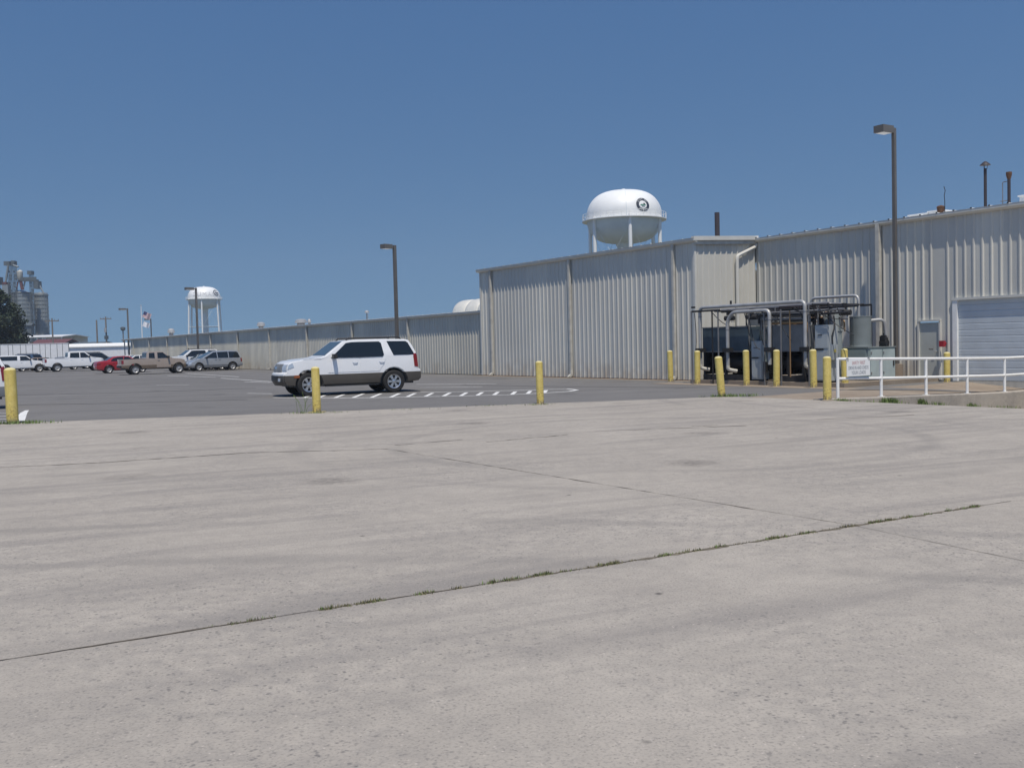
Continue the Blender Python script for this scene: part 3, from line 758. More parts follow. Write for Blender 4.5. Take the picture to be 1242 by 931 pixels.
# big cylinder tank on the green cabinet
GC = machine('switch_cabinet', 'pale green metal cabinet with doors at the foot of the lamp post', 'cabinet', 6.66, .2)
GW, GD = 1.0, 1.36
MB().box(0, GW, 0, GD, .05, 1.05).build('housing', 'cabinet_green', GC)
MB().box(-.03, GW + .03, -.03, GD + .03, 1.052, 1.085).build('top_plate', 'tank_green', GC)
dd = MB().box(.06, GW - .08, -.025, -.002, .09, 1.0).build('cabinet_door', 'cabinet_green', GC); MB().box(GW - .2, GW - .15, -.045, -.026, .45, .6).build('handle', 'black_iron', dd)
for a, b in ((.08, .66), (.70, GD - .05)):
    dd = MB().box(GW + .002, GW + .025, a, b, .09, 1.0).build('cabinet_door', 'cabinet_pale', GC); MB().box(GW + .026, GW + .05, b - .10, b - .05, .45, .62).build('handle', 'black_iron', dd)  # side doors paler than the front: sunlight put into their colour
    for zz in (.2, .85): MB().box(GW + .026, GW + .04, a + .01, a + .05, zz, zz + .08).build('hinge', 'galv_dull', dd)
MB().box(.03, GW - .03, .05, GD - .05, 0, .05).build('plinth', 'black_iron', GC)
t = machine('cylinder_tank', 'upright green-grey cylinder tank resting on the pale green cabinet', 'tank', 7.02, .66, 1.216)
MB().lathe([(.355, .0), (.355, .04), (.345, .05), (.345, .96), (.355, .97), (.355, 1.0), (.05, 1.01), (.001, 1.01)], n=28).build('shell', 'tank_green', t, 40)
MB().box(-.012, .012, -.352, -.34, .05, .96).build('seam', 'tank_green', t)
t = machine('pump', 'small black pump and valve on top of the pale green cabinet', 'pump', 7.45, 1.25, 1.216)
MB().cyl((-.1, 0, .12), (.16, 0, .12), .10, n=12).box(-.08, .12, -.09, .09, .2, .34).box(-.12, .16, -.07, .07, 0, .05).build('body', 'black_iron', t)
MB().lathe([(.1, 0), (.1, .02), (.02, .03), (.02, .1)], (.02, 0, .34), 12).build('hand_wheel', 'black_iron', t)

# insulated pipes
def pipe(label, pts, r, m='galv', bend=.18, clamps=(), group='insulated pipes over the chillers'):
    o = Vector(pts[0]); t = thing('pipe', label, 'pipe', uv(o.x, o.y, o.z), ROTU, group)
    MB().tube([Vector(p) - o for p in pts], r, 14, bend).build('pipe_run', m, t, 40)
    for c in pts[1:-1]:
        if r > .055:
            p = Vector(c) - o
            q_ = p + Vector((0, 0, -.32)) if True else p
            MB().cyl(q_ + Vector((0, 0, -.012)), q_ + Vector((0, 0, .012)), r * 1.12, n=14).build('band', 'galv_dull', t, 40)
    for c in clamps:
        p = Vector(c) - o; MB().box(p.x - r * 2.3, p.x + r * 2.3, p.y - r * 2.0, p.y + r * 2.0, p.z - .07, p.z + .07).build('clamp', 'black_iron', t)
    return t
def foot(t, p0, p, r):
    p = Vector(p) - Vector(p0)
    MB().tube([p + Vector((0, 0, .0)), p + Vector((0, 0, -.14)), p + Vector((.18, .25, -.2))], r * 1.05, 12, .12).build('elbow', 'trim_worn', t, 40)
P = [(1.86, -1.55, .70), (1.86, -1.55, 2.72), (6.62, -1.55, 2.72), (6.62, -1.55, .78)]
t = pipe('longest silver pipe arching over both chillers', P, .062, clamps=((1.86, -1.55, 1.20), (6.62, -1.55, 1.20))); foot(t, P[0], P[0], .062); foot(t, P[0], P[3], .062)
MB().box(1.5, 1.56, -.02, .02, 2.06, 2.2).build('bracket', 'black_iron', t)
P = [(3.28, -1.62, .66), (3.28, -1.62, 2.22), (3.52, -1.6, 2.50), (5.18, -1.6, 2.50), (5.18, -1.62, .7)]
t = pipe('shorter bright pipe with a slanted corner between the chillers', P, .062, clamps=((3.28, -1.62, 1.20), (5.18, -1.62, 1.20))); foot(t, P[0], P[0], .062)
pipe('high silver pipe dropping into the cylinder tank', [(5.15, .5, 2.1), (5.15, .5, 2.9), (6.98, .62, 2.9), (6.98, .62, 2.2)], .05)
pipe('low silver return pipe ending at the dark drum behind', [(2.6, -.3, 2.55), (4.2, -.3, 2.60), (7.0, -.15, 2.62), (7.0, -.15, 2.12)], .06, 'galv_dull')
pipe('short silver pipe from the cylinder tank to the wall side', [(7.25, .75, 2.06), (7.52, 1.2, 2.10), (7.52, 1.3, 1.5)], .055)
pipe('dull pipe running level behind the arching pipes', [(2.0, -.6, 2.60), (6.9, -.6, 2.64), (6.9, -.6, 1.9)], .075, 'galv_dull')
pipe('thin copper pipe descending in front of the right chiller', [(5.95, -1.5, 2.45), (5.95, -1.5, .3)], .022, 'copper', 0)
# support rack: posts, beams, cables
RK = thing('pipe_rack', 'thin steel rack of posts, beams and cables holding the pipes', 'pipe rack', uv(1.5, -1.75, 0), ROTU)
for x, y, h, m in ((.02, .1, 2.62, 'galv_dull'), (1.05, .12, 2.62, 'black_iron'), (1.32, .14, 2.62, 'galv_dull'), (2.42, .5, 2.6, 'galv_dull'), (3.43, .16, 2.5, 'galv_dull'), (3.85, .5, 2.5, 'galv_dull'), (4.15, .16, 2.5, 'galv_dull'),
                   (4.6, 1.2, 2.6, 'galv_dull'), (5.3, .6, 2.65, 'galv_dull'), (5.62, .7, 2.65, 'black_iron'), (5.25, .22, 2.6, 'galv_dull'), (.3, 2.6, 2.6, 'black_iron'), (3.0, 2.6, 2.6, 'black_iron'), (5.8, 2.6, 2.6, 'black_iron')):
    MB().box(x - .018, x + .018, y - .018, y + .018, .0, h).build('rack_post', m, RK)
for p0, p1, m in (((.0, .14, 2.60), (1.4, .14, 2.60), 'black_iron'), ((3.4, .5, 2.42), (6.4, .5, 2.42), 'galv_dull'), ((3.4, .7, 2.30), (6.4, .7, 2.32), 'black_iron'), ((2.4, 1.0, 2.5), (6.5, 1.0, 2.52), 'black_iron'),
                  ((.3, 2.6, 2.56), (5.8, 2.6, 2.58), 'black_iron'), ((1.2, .1, 2.57), (1.2, 2.6, 2.57), 'black_iron'), ((3.4, .1, 2.46), (3.4, 2.6, 2.54), 'black_iron'), ((5.5, .1, 2.6), (5.5, 2.6, 2.6), 'black_iron')):
    MB().cyl(p0, p1, .035, n=8).build('rack_beam', m, RK)
random.seed(5)
for x0, z0, x1, z1, sag in ((.8, 2.6, 2.2, 1.9, .1), (2.4, 2.5, 2.9, 1.5, .25), (2.55, 2.45, 3.2, 1.2, .3), (3.2, 2.4, 3.3, 1.3, .2), (4.4, 2.5, 6.2, 2.45, .12), (4.6, 2.55, 5.6, 2.4, .2), (5.2, 2.6, 6.7, 2.1, .15), (5.6, 2.55, 6.9, 1.6, .1), (6.3, 2.5, 6.6, 2.0, .1), (.02, 2.55, .05, .5, .02), (3.9, 2.4, 4.5, 1.5, .2), (5.0, 2.4, 5.2, 1.2, .1)):
    pts = []
    for i in range(9):
        tt = i / 8; pts.append((x0 + (x1 - x0) * tt, .25 + .06 * math.sin(i * .5 + x0 * 3), z0 + (z1 - z0) * tt - sag * math.sin(math.pi * tt)))
    MB().tube(pts, .013, 6).build('cable', 'black_iron', RK, 60)
for x in (.9, 2.0, 3.9, 4.7, 5.9): MB().cyl((x, .9, 2.32), (x + .35, 1.0, 2.32), .09, n=10).box(x + .12, x + .2, .85, 1.0, 2.42, 2.62).build('valve', 'black_iron', RK)
MB().box(-.03, .07, .14, .26, 2.72, 2.78).build('bracket', 'black_iron', RK)
random.seed(11)
for k in range(20):
    y = random.uniform(.3, 2.6); z = random.uniform(2.0, 2.62); x0 = random.uniform(2.9, 4.0); x1 = random.uniform(4.8, 5.6)
    MB().tube([(x0, y, z - random.uniform(.2, .5)), (x0, y, z), (x1, y, z + random.uniform(-.03, .03)), (x1, y, z - random.uniform(.15, .6))], random.choice((.02, .03, .045)), 8, .08).build('small_pipe', random.choice(('black_iron', 'galv_dull', 'stack_dark', 'copper')), RK, 40)
for k in range(16):
    x = random.uniform(2.9, 5.6); y = random.uniform(.5, 2.3); MB().box(x - .015, x + .015, y - .015, y + .015, 1.8, 2.6).build('hanger', random.choice(('black_iron', 'galv_dull', 'stack_dark')), RK)
for x, y, z in ((4.35, 1.0, 2.1), (4.9, 1.4, 2.05), (3.2, 1.6, 2.1)): MB().box(x - .17, x + .17, y - .12, y + .12, z - .13, z + .13).build('motor_box', 'black_iron', RK)

# ------------------------------------------------------------------ water towers
def profile_r(prof, z):
    for (a, b), (c_, d) in zip(prof, prof[1:]):
        if min(b, d) <= z <= max(b, d) and b != d: return a + (c_ - a) * (z - b) / (d - b)
    return prof[0][0]
def water_tower(p, rot, label, splay=0.0):
    t = thing('water_tower', label, 'water tower', p, 0)
    zc, Rr = 24.8, 6.95
    top = [(Rr, zc), (Rr, zc + 1.0)] + [(Rr * math.cos(R(a)) ** .62 if a < 90 else .01, zc + 1.0 + 4.4 * math.sin(R(a)) ** 1.15) for a in range(8, 91, 6)]
    top[-1] = (.01, zc + 5.4)
    tk = MB().lathe(top, n=64).build('tank', 'tower_white', t, 40)
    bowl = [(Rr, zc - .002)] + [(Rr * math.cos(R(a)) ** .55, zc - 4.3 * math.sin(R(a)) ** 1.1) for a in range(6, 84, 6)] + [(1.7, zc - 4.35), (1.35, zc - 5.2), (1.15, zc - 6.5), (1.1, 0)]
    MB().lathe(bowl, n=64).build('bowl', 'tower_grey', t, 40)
    ring = MB().lathe([(Rr + .02, zc - .25), (Rr + .85, zc - .25), (Rr + .85, zc - .1), (Rr + .02, zc - .1)], n=64)
    cw = ring.build('catwalk', 'tower_white', t, 30)
    mb = MB()
    for k in range(36):
        a = 2 * math.pi * k / 36; x, y = (Rr + .8) * math.cos(a), (Rr + .8) * math.sin(a); mb.cyl((x, y, zc - .1), (x, y, zc + 1.0), .035, n=5)
    for h in (.5, 1.0): mb.tube([((Rr + .8) * math.cos(2 * math.pi * k / 48), (Rr + .8) * math.sin(2 * math.pi * k / 48), zc + h) for k in range(49)], .035, 5)
    mb.build('guard_rail', 'tower_white', cw)
    MB().lathe([(.5, zc + 5.3), (.5, zc + 5.6), (.2, zc + 5.75), (.01, zc + 5.75)], n=16).build('hatch', 'tower_white', t, 40)
    for k in range(6):
        a = R(rot + 60 * k) ; x, y = math.sin(a), -math.cos(a)
        MB().cyl((x * (Rr + splay), y * (Rr + splay), 0), (x * (Rr - .05), y * (Rr - .05), zc + .3), .34, .34, 14).build('leg', 'tower_white', t, 40)
    mb = MB()
    for h, s in ((12.5, 1),):
        for k in range(6):
            a, b = R(rot + 60 * k), R(rot + 60 * k + 60)
            rr = Rr + splay * (1 - h / zc)
            pa = Vector((rr * math.sin(a), -rr * math.cos(a), h)); pb = Vector((rr * math.sin(b), -rr * math.cos(b), h)); mb.cyl(pa, pb, .12, n=6)
    for k in range(6):
        a, b = R(rot + 60 * k), R(rot + 60 * k + 60)
        for h0, h1 in ((12.5, 23.5), (23.5, 12.5)):
            mb.cyl((Rr * math.sin(a), -Rr * math.cos(a), h0), (Rr * math.sin(b), -Rr * math.cos(b), h1), .035, n=4)
    mb.build('bracing', 'tower_grey', t)
    a = R(rot + 60 + 3)
    MB().box(-.03, .03, -.03, .03, 0, 1).build('seam_pipe', 'tower_grey', t)
    return t, tk, top
def on_tank(prof, ang, zc, off):
    """maps flat (x right, y up) onto the tank wall around angle ang (0 = toward -Y)"""
    def f(x, y):
        z = zc + y * .92; r = profile_r(prof, z) + off; a = ang + x / profile_r(prof, zc); return (r * math.sin(a), -r * math.cos(a), z)
    return f
def disc(f, r0_, r1, n=40, a0=0, a1=360, rings=2):
    mb = MB()
    for i in range(n):
        for k in range(rings):
            ra, rb = r0_ + (r1 - r0_) * k / rings, r0_ + (r1 - r0_) * (k + 1) / rings
            t0, t1 = R(a0 + (a1 - a0) * i / n), R(a0 + (a1 - a0) * (i + 1) / n)
            mb.quad(f(ra * math.cos(t0), ra * math.sin(t0)), f(rb * math.cos(t0), rb * math.sin(t0)), f(rb * math.cos(t1), rb * math.sin(t1)), f(ra * math.cos(t1), ra * math.sin(t1)))
    return mb
q = at(760, 413, 185)
W1, T1, pr = water_tower(Vector((q.x, q.y, -.75)), 2, 'large white water tower with round dark emblem rising behind the tall warehouse')
va = math.atan2(q.x, q.y)     # facing correction
f = on_tank(pr, R(30) - va, 26.75, .03); f2 = on_tank(pr, R(30) - va, 26.75, .05); f3 = on_tank(pr, R(30) - va, 26.75, .07)
disc(f, 0, 1.40, rings=4).build('emblem_rim', 'tower_white', T1, fix=False)
disc(f2, .80, 1.33).build('emblem_ring', 'navy', T1, fix=False)
mb = MB(); 
def arc_text(txt, rad, mid, span, flip, size):
    for i, ch in enumerate(txt):
        if ch == ' ': continue
        vs, fs = text_mesh(ch, size); a = mid + (span * (.5 - i / max(1, len(txt) - 1))) * (1 if not flip else -1)
        an = R(a - 90) if not flip else R(a + 90)
        mb.add([f3(rad * math.cos(R(a)) + p.x * math.cos(an) - p.y * math.sin(an), rad * math.sin(R(a)) + p.x * math.sin(an) + p.y * math.cos(an)) for p in vs], fs)
arc_text('CITY OF', 1.07, 90, 105, False, .44); arc_text('DUMAS', 1.07, 270, 78, True, .44)
mb.build('emblem_lettering', 'tower_white', T1, fix=False)
mb = MB()
hill = [(-.62, -.12), (-.40, .02), (-.18, .10), (.02, -.06), (.2, .04), (.45, .02), (.64, -.10), (.45, -.18), (.1, -.26), (-.2, -.26), (-.45, -.2)]
mb.add([f3(*p) for p in hill] + [f3(0, -.1)], [(i, (i + 1) % 11, 11) for i in range(11)]); mb.build('emblem_hill', 'logo_green', T1, fix=False)
mb = MB(); sh = [(.08, .0), (.42, .0), (.46, .16), (.3, .3), (.24, .42), (.16, .22), (.04, .2)]
mb.add([f3(*p) for p in sh] + [f3(.25, .15)], [(i, (i + 1) % 7, 7) for i in range(7)])
mb.add([f3(*p) for p in ((-.3, -.44), (.3, -.46), (.3, -.38), (-.3, -.36))], [(0, 1, 2, 3)]); mb.build('emblem_mark', 'navy', T1, fix=False)
# painted seam down the tank
fs_ = on_tank(pr, R(3.5) - va, 25.8, .03); mb = MB()
for i in range(14):
    z0, z1 = -1.0 + i * .38, -1.0 + (i + 1) * .38; mb.quad(fs_(-.05, z0), fs_(.05, z0), fs_(.05, z1), fs_(-.05, z1))
mb.build('tank_seam', 'tower_grey', T1, fix=False)
q = at(250, 426, 440)
W2, T2, pr = water_tower(Vector((q.x, q.y, 0)), 8, 'distant white water tower with dark swirl emblem and faint lettering above the long roof', .9)
va = math.atan2(q.x, q.y)
f2 = on_tank(pr, R(50) - va, 27.3, .06); f3 = on_tank(pr, R(50) - va, 27.3, .09)
disc(f2, 1.0, 1.45, a0=35, a1=360).build('emblem_swirl', 'navy', T2, fix=False)
mb = disc(f2, .0, .55, a0=90, a1=330, n=16); mb.add([f3(*p) for p in ((.1, .2), (1.5, .2), (1.5, -.2), (.1, -.2))], [(0, 1, 2, 3)]); mb.build('emblem_core', 'navy', T2, fix=False)
f2 = on_tank(pr, R(-2) - va, 26.6, .05); vs, fs = text_mesh('DUMAS', 2.6, 1.25)
MB().add([f2(p.x, p.y) for p in vs], fs).build('lettering', 'faded_letter', T2, fix=False)
for o in list(bpy.data.objects):
    if o.name.startswith('seam_pipe'): bpy.data.objects.remove(o)

# ------------------------------------------------------------------ distant left: silos, sheds, poles, tree
def zat(px, py, Y): return at(px, py, Y).z
YS = 400
def silo(px0, px1, ytop, label, Y):
    a, b = at(px0, 400, Y), at(px1, 400, Y); r = (b.x - a.x) / 2; zt = zat((px0 + px1) / 2, ytop, Y)
    t = thing('grain_silo', label, 'silo', ((a.x + b.x) / 2, Y, 0), 0, 'grain silos')
    prof = []; z = 0
    while z < zt - .1:
        prof += [(r, z), (r, z + 1.05), (r - .22, z + 1.12), (r - .22, z + 1.55)]; z += 1.6
    prof += [(r, zt), (r * .5, zt + .7), (.8, zt + 1.2), (.01, zt + 1.2)]
    MB().lathe(prof, n=40).build('wall', 'silo_steel', t, 20)
    for k in range(10):
        an = R(180 + k * 20); MB().box(-.09, .09, -.12, .12, 0, zt).build('stiffener', 'silo_steel', t, loc=(r * math.cos(an), r * math.sin(an), 0))
    MB().lathe([(r + .12, zt - .2), (r + .25, zt), (r + .12, zt + .2)], n=40).build('eave_ring', 'silo_dark', t, 20)
    return t
silo(15, 40, 355.5, 'left tall corrugated steel grain silo behind the tree', YS)
silo(43.5, 59.5, 358, 'right tall corrugated steel grain silo nearest the red roof', YS + 6)
def lattice(mb, x, y, z0, z1, w, r=.16, step=3.0):
    for sx in (-w, w):
        for sy in (-w, w): mb.cyl((x + sx, y + sy, z0), (x + sx, y + sy, z1), r, n=5)
    z = z0; s = 1
    while z + step <= z1:
        for sy in (-w, w): mb.cyl((x - w * s, y + sy, z), (x + w * s, y + sy, z + step), r * .7, n=4); mb.cyl((x - w, y + sy, z), (x + w, y + sy, z), r * .7, n=4)
        s = -s; z += step
e0 = at(22, 400, YS - 4); ET = thing('grain_elevator', 'steel elevator towers and spouts standing over the grain silos', 'grain elevator', (e0.x, e0.y, 0))
ex = lambda px: (px - 22) / 1200 * YS
zt0 = zat(15, 320, YS)
def part(fn, name, m, sm=None):
    mb = MB(); fn(mb); mb.build(name, m, ET, sm)
part(lambda mb: lattice(mb, ex(15), 0, 0, zt0 - 1, .5, .14), 'elevator_tower', 'silo_dark')
part(lambda mb: lattice(mb, ex(21), 0, 0, zt0 - 1, .5, .14), 'elevator_tower', 'silo_dark')
part(lambda mb: lattice(mb, ex(40.5), 0, 0, zat(40, 331, YS), .5, .13), 'elevator_tower', 'silo_dark')
part(lambda mb: mb.box(ex(10), ex(17), -1.2, 1.2, zt0 - 1, zt0 + .6).box(ex(18.5), ex(22.5), -1.2, 1.2, zt0 - 1, zt0 + .8), 'head_house', 'silo_dark')
zh = zat(27, 328, YS)
part(lambda mb: mb.lathe([(.5, zh - 4.4), (1.1, zh - 3.6), (1.15, zh - .8), (.6, zh - .2), (.01, zh)], (ex(27), 0, 0), 16), 'surge_bin', 'trim_worn', 40)
part(lambda mb: [mb.cyl((ex(25.5), 0, zh - 3.8), (ex(22), 0, 28), .22, n=6), mb.cyl((ex(28.5), 0, zh - 3.8), (ex(31), 0, 28), .22, n=6), mb.cyl((ex(27), 0, zh - 4.2), (ex(29), 0, 28), .5, n=8)], 'bin_leg', 'red_roof')
zc_ = zat(35, 341, YS)
part(lambda mb: mb.box(ex(30), ex(48), -1, 1, zc_ - .3, zc_ + .3).box(ex(30), ex(48), -1, -.9, zc_ + .3, zc_ + 1.3), 'catwalk', 'silo_dark')
part(lambda mb: mb.box(ex(37.5), ex(42.5), -1.2, 1.2, zat(40, 334, YS), zat(40, 329.5, YS)), 'head_house', 'silo_dark')
part(lambda mb: mb.box(ex(45), ex(50.5), -1.5, 1.5, zat(48, 351, YS), zat(48, 342, YS)), 'motor_house', 'silo_dark')
part(lambda mb: [mb.cyl((ex(50), 0, zat(50, 347, YS)), (ex(55), 0, zat(55, 357, YS)), .35, n=8), mb.cyl((ex(33), 0, zc_), (ex(31), 0, 29), .3, n=6), mb.cyl((ex(15), -1, zt0 - 1), (ex(8), -1, 26), .4, n=8), mb.cyl((ex(21), -1, zt0 - 1), (ex(27), -1, zh + 1), .4, n=8)], 'spout', 'silo_steel')
part(lambda mb: [mb.box(ex(-2), ex(4.5), -1.5, 1.5, zat(2, 346, YS), zat(2, 337, YS)), lattice(mb, ex(1), 0, 0, zat(2, 346, YS), 1.0)], 'side_tower', 'silo_dark')
part(lambda mb: mb.box(ex(8), ex(12.5), -1.5, 1.5, zat(10, 346, YS), zat(10, 343, YS)), 'dust_house', 'red_roof')
part(lambda mb: mb.box(ex(7), ex(14), -1.4, 1.4, 24, zat(10, 346.3, YS)), 'leg_house', 'silo_steel')

def shed(name, label, px0, px1, Y, ytop, yeave, wall, roof, depth=14, open_=False, cat='shed'):
    a, b = at(px0, 425, Y), at(px1, 425, Y); L = b.x - a.x; zt, ze = zat((px0 + px1) / 2, ytop, Y), zat((px0 + px1) / 2, yeave, Y)
    t = thing(name, label, cat, ((a.x + b.x) / 2, Y, 0))
    h = L / 2
    if open_:
        for k in range(6):
            x = -h + .3 + (L - .6) * k / 5; MB().box(x - .12, x + .12, .1, .34, -.3, ze).build('post', wall, t)
        MB().box(-h, h, depth - .3, depth, -.3, ze).build('back_wall', wall, t)
    else:
        MB().box(-h, h, 0, depth, -.3, ze).build('wall', wall, t)
    mb = MB()
    mb.add([(x, y, z) for x in (-h - .4, h + .4) for y, z in ((-.5, ze), (depth / 2, zt), (depth + .5, ze), (depth + .5, ze + .25), (depth / 2, zt + .25), (-.5, ze + .25))],
           [tuple(range(6)), tuple(range(11, 5, -1))] + [(i, (i + 1) % 6, 6 + (i + 1) % 6, 6 + i) for i in range(6)])
    mb.build('roof', roof, t)
    return t
shed('shed', 'open shed with flat white roof in front of the grain silos', 24, 76, 330, 406.5, 409, 'white_paint', 'white_paint', 20, True)
shed('shed', 'low shed with dark red roof below the grain silos', 33, 73, 300, 412, 420, 'panel_white', 'red_roof', 16)
shed('shed', 'low dark-roofed shed beyond the white wall', 74, 112, 290, 415.5, 421, 'silo_dark', 'silo_dark', 22)
shed('shed', 'dark boxy building between the tree and the silo base', 24, 39, 380, 392.5, 395, 'silo_dark', 'silo_dark', 2.5)
shed('white_building', 'small white-roofed building behind the far end of the long warehouse', 134, 168, 260, 418.2, 420, 'panel_white', 'white_paint', 10, cat='building')
# white panelled wall (row of trailer-like panels)
a, b = at(-60, 430, 150), at(84, 430, 152)
FN = thing('panel_wall', 'long white panelled wall with dark seams behind the parked trucks', 'wall', (a.x, a.y, 0), math.atan2(b.y - a.y, b.x - a.x))
L = math.hypot(b.x - a.x, b.y - a.y); mb = MB(); ms = MB(); x = 0
while x < L:
    w = random.uniform(.6, 1.15); mb.box(x + .04, min(x + w, L) - .03, 0, .12, .05, 3.35 + random.uniform(-.03, .03)); ms.box(x - .03, x + .04, -.01, .1, .0, 3.36); x += w
mb.build('panel', 'panel_white', FN); ms.build('seam', 'silo_dark', FN)
MB().box(0, L, -.04, .16, 3.39, 3.46).build('cap_rail', 'panel_white', FN)
a, b = at(83, 430, 205), at(152, 430, 205)
WB = thing('long_building', 'long low white building with rounded eave between the trucks and the long warehouse', 'building', (a.x, a.y, 0), 0)
L = b.x - a.x + 6
MB().box(0, L, 0, 12, -.3, 3.2).build('wall', 'panel_white', WB)
mb = MB(); n = 8; vs = []
for x in (-.3, L + .3):
    for i in range(n + 1):
        an = R(90 + 90 * i / n); vs.append((x, .6 + .9 * math.cos(an), 3.2 + .75 * math.sin(an) - .1))
    vs += [(x, 12.3, 3.1), (x, 12.3, 3.85)]
k = n + 3
mb.add(vs, [(i, (i + 1) % k, k + (i + 1) % k, k + i) for i in range(k)] + [tuple(range(k)), tuple(range(2 * k - 1, k - 1, -1))]); mb.build('roof', 'white_paint', WB, 30)
# poles
def upole(px, ytop, Y, label, arm=True, extra=False, r=.16):
    p = at(px, ytop, Y); t = thing('utility_pole', label, 'utility pole', (p.x, p.y, 0), 0, 'utility poles on the horizon')
    MB().cyl((0, 0, -.3), (0, 0, p.z), r * 1.15, r * .8, 10).build('pole', 'wood_pole', t, 40)
    if arm:
        MB().box(-1.3, 1.3, -.08, .08, p.z - .6, p.z - .4).build('crossarm', 'wood_pole', t)
        for x in (-1.2, -.5, .5, 1.2): MB().cyl((x, 0, p.z - .4), (x, 0, p.z - .15), .06, n=6).build('insulator', 'galv_dull', t)
    if extra:
        MB().cyl((.0, -.35, p.z - 3.6), (0, -.35, p.z - 2.6), .26, n=12).build('transformer', 'galv', t, 40)
        MB().box(-.35, .35, -.35, .35, p.z - 5.2, p.z - 4.4).build('switch_box', 'silo_dark', t)
upole(63, 386, 190, 'T-shaped utility pole right of the grain silos', True)
upole(117, 388, 230, 'bare wooden pole between the silos and the far lamp posts', False, r=.2)
upole(128, 384, 230, 'utility pole with crossarm and transformer left of the far lamp post', True, True, .2)
p = at(149, 397, 230); t = thing('light_mast', 'small pale mast with round head left of the far lamp post', 'mast', (p.x, p.y, 0))
MB().cyl((0, 0, -.2), (0, 0, p.z), .2, .14, 8).build('mast', 'galv_dull', t); MB().lathe([(.2, p.z - .8), (.55, p.z - .5), (.55, p.z), (.1, p.z + .2)], n=12).build('head', 'silo_dark', t, 40)
# flag pole and flags
g = G('flag_stripes', .8, .2)
o = g.sep(); 
s = g.math('GREATER_THAN', g.math('FRACT', g.math('MULTIPLY', o[2], 13 / 2 / .95)), .5)
c = g.mix(s, (.70, .66, .67), (.48, .22, .24))
cant = g.math('MULTIPLY', g.math('LESS_THAN', o[0], .55), g.math('GREATER_THAN', o[2], .44))
star = g.voro(5.5)
c = g.mix(cant, c, g.mix(g.rng(star['Distance'], .2, .26, 1, 0), (.06, .07, .16), (.4, .4, .45)))
g.color(c)
YF = 150; pt = at(171, 371, YF); FP = thing('flag_pole', 'slim white flag pole above the far end of the long roof', 'flag pole', (pt.x, pt.y, 0))
MB().cyl((0, 0, 0), (0, 0, pt.z), .10, .05, 10).build('pole', 'white_paint', FP, 40); MB().lathe([(.01, pt.z), (.1, pt.z + .08), (.01, pt.z + .18)], n=10).build('finial', 'galv', FP, 40)
def flag(label, ztop, w, h, m, droop):
    t = thing('flag', label, 'flag', (pt.x + .08, pt.y, ztop - h))
    mb = MB(); nx, nz = 14, 10; vs = []
    for i in range(nx + 1):
        for k in range(nz + 1):
            s_ = i / nx; z = h * k / nz
            vs.append((w * s_ * (1 - .12 * s_), .22 * s_ * math.sin(s_ * 8 + z * .9), z))
    fs = [(i * (nz + 1) + k, (i + 1) * (nz + 1) + k, (i + 1) * (nz + 1) + k + 1, i * (nz + 1) + k + 1) for i in range(nx) for k in range(nz)]
    cl = mb.add(vs, fs).build('cloth', m, t, 80)
    for vtx in cl.data.vertices: vtx.co.z -= 0
    # sag the cloth: shear in a second pass keeps the stripes running along the flag
    cl.rotation_euler = (0, droop, 0); return t
flag('striped red, white and blue flag at the top of the flag pole', zat(171, 376.8, YF), 1.3, .95, 'flag_stripes', R(24))
flag('white flag flying below the striped flag', zat(171, 389.5, YF), 1.05, .75, 'flag_white', R(20))

# tree
def tree(p, h, label, cr):
    t = thing('tree', label, 'tree', p)
    tr = MB(); tr.tube([(0, 0, -.3), (.1, 0, h * .25), (-.1, .1, h * .5), (.2, .1, h * .8)], [.45, .36, .25, .08], 10)
    cl = []
    for k in range(16):
        a = random.uniform(0, 6.28); z0 = h * random.uniform(.18, .6); l = cr * random.uniform(.5, .95)
        e = Vector((math.cos(a) * l, math.sin(a) * l, z0 + l * random.uniform(.1, .7)))
        tr.tube([(0, 0, z0), e * .55 + Vector((0, 0, z0 * .3)), e], [.13, .08, .03], 6); cl.append((e, cr * random.uniform(.28, .42)))
    tr.build('trunk', 'bark', t, 60)
    for k in range(95):
        z = h * random.uniform(.02, .95) if k < 60 else h * random.uniform(.02, .4); w = cr * math.sqrt(max(.02, 1 - (max(0, z / h - .25) / .74) ** 2)) * .86
        a = random.uniform(0, 6.28); d_ = w * random.random() ** .35; cl.append((Vector((math.cos(a) * d_, math.sin(a) * d_, z)), cr * random.uniform(.16, .30)))
    mb = MB()
    for c_, r_ in cl:
        for _ in range(260):
            dv = Vector((random.gauss(0, 1), random.gauss(0, 1), random.gauss(0, .8))).normalized() * r_ * random.uniform(.35, 1.08)
            p_ = c_ + dv; n_ = Vector((random.gauss(0, 1), random.gauss(0, 1), random.gauss(.5, 1))).normalized(); a_ = n_.orthogonal().normalized(); b_ = n_.cross(a_); s_ = random.uniform(.12, .30)
            mb.quad(p_ - a_ * s_, p_ - b_ * s_ * .6, p_ + a_ * s_, p_ + b_ * s_ * .6)
    mb.build('crown', 'leaf', t, fix=False)
q = at(-3, 430, 165); tree(Vector((q.x, q.y, 0)), zat(2, 349, 165), 'dark green leafy tree at the left edge in front of the silos', 4.4)

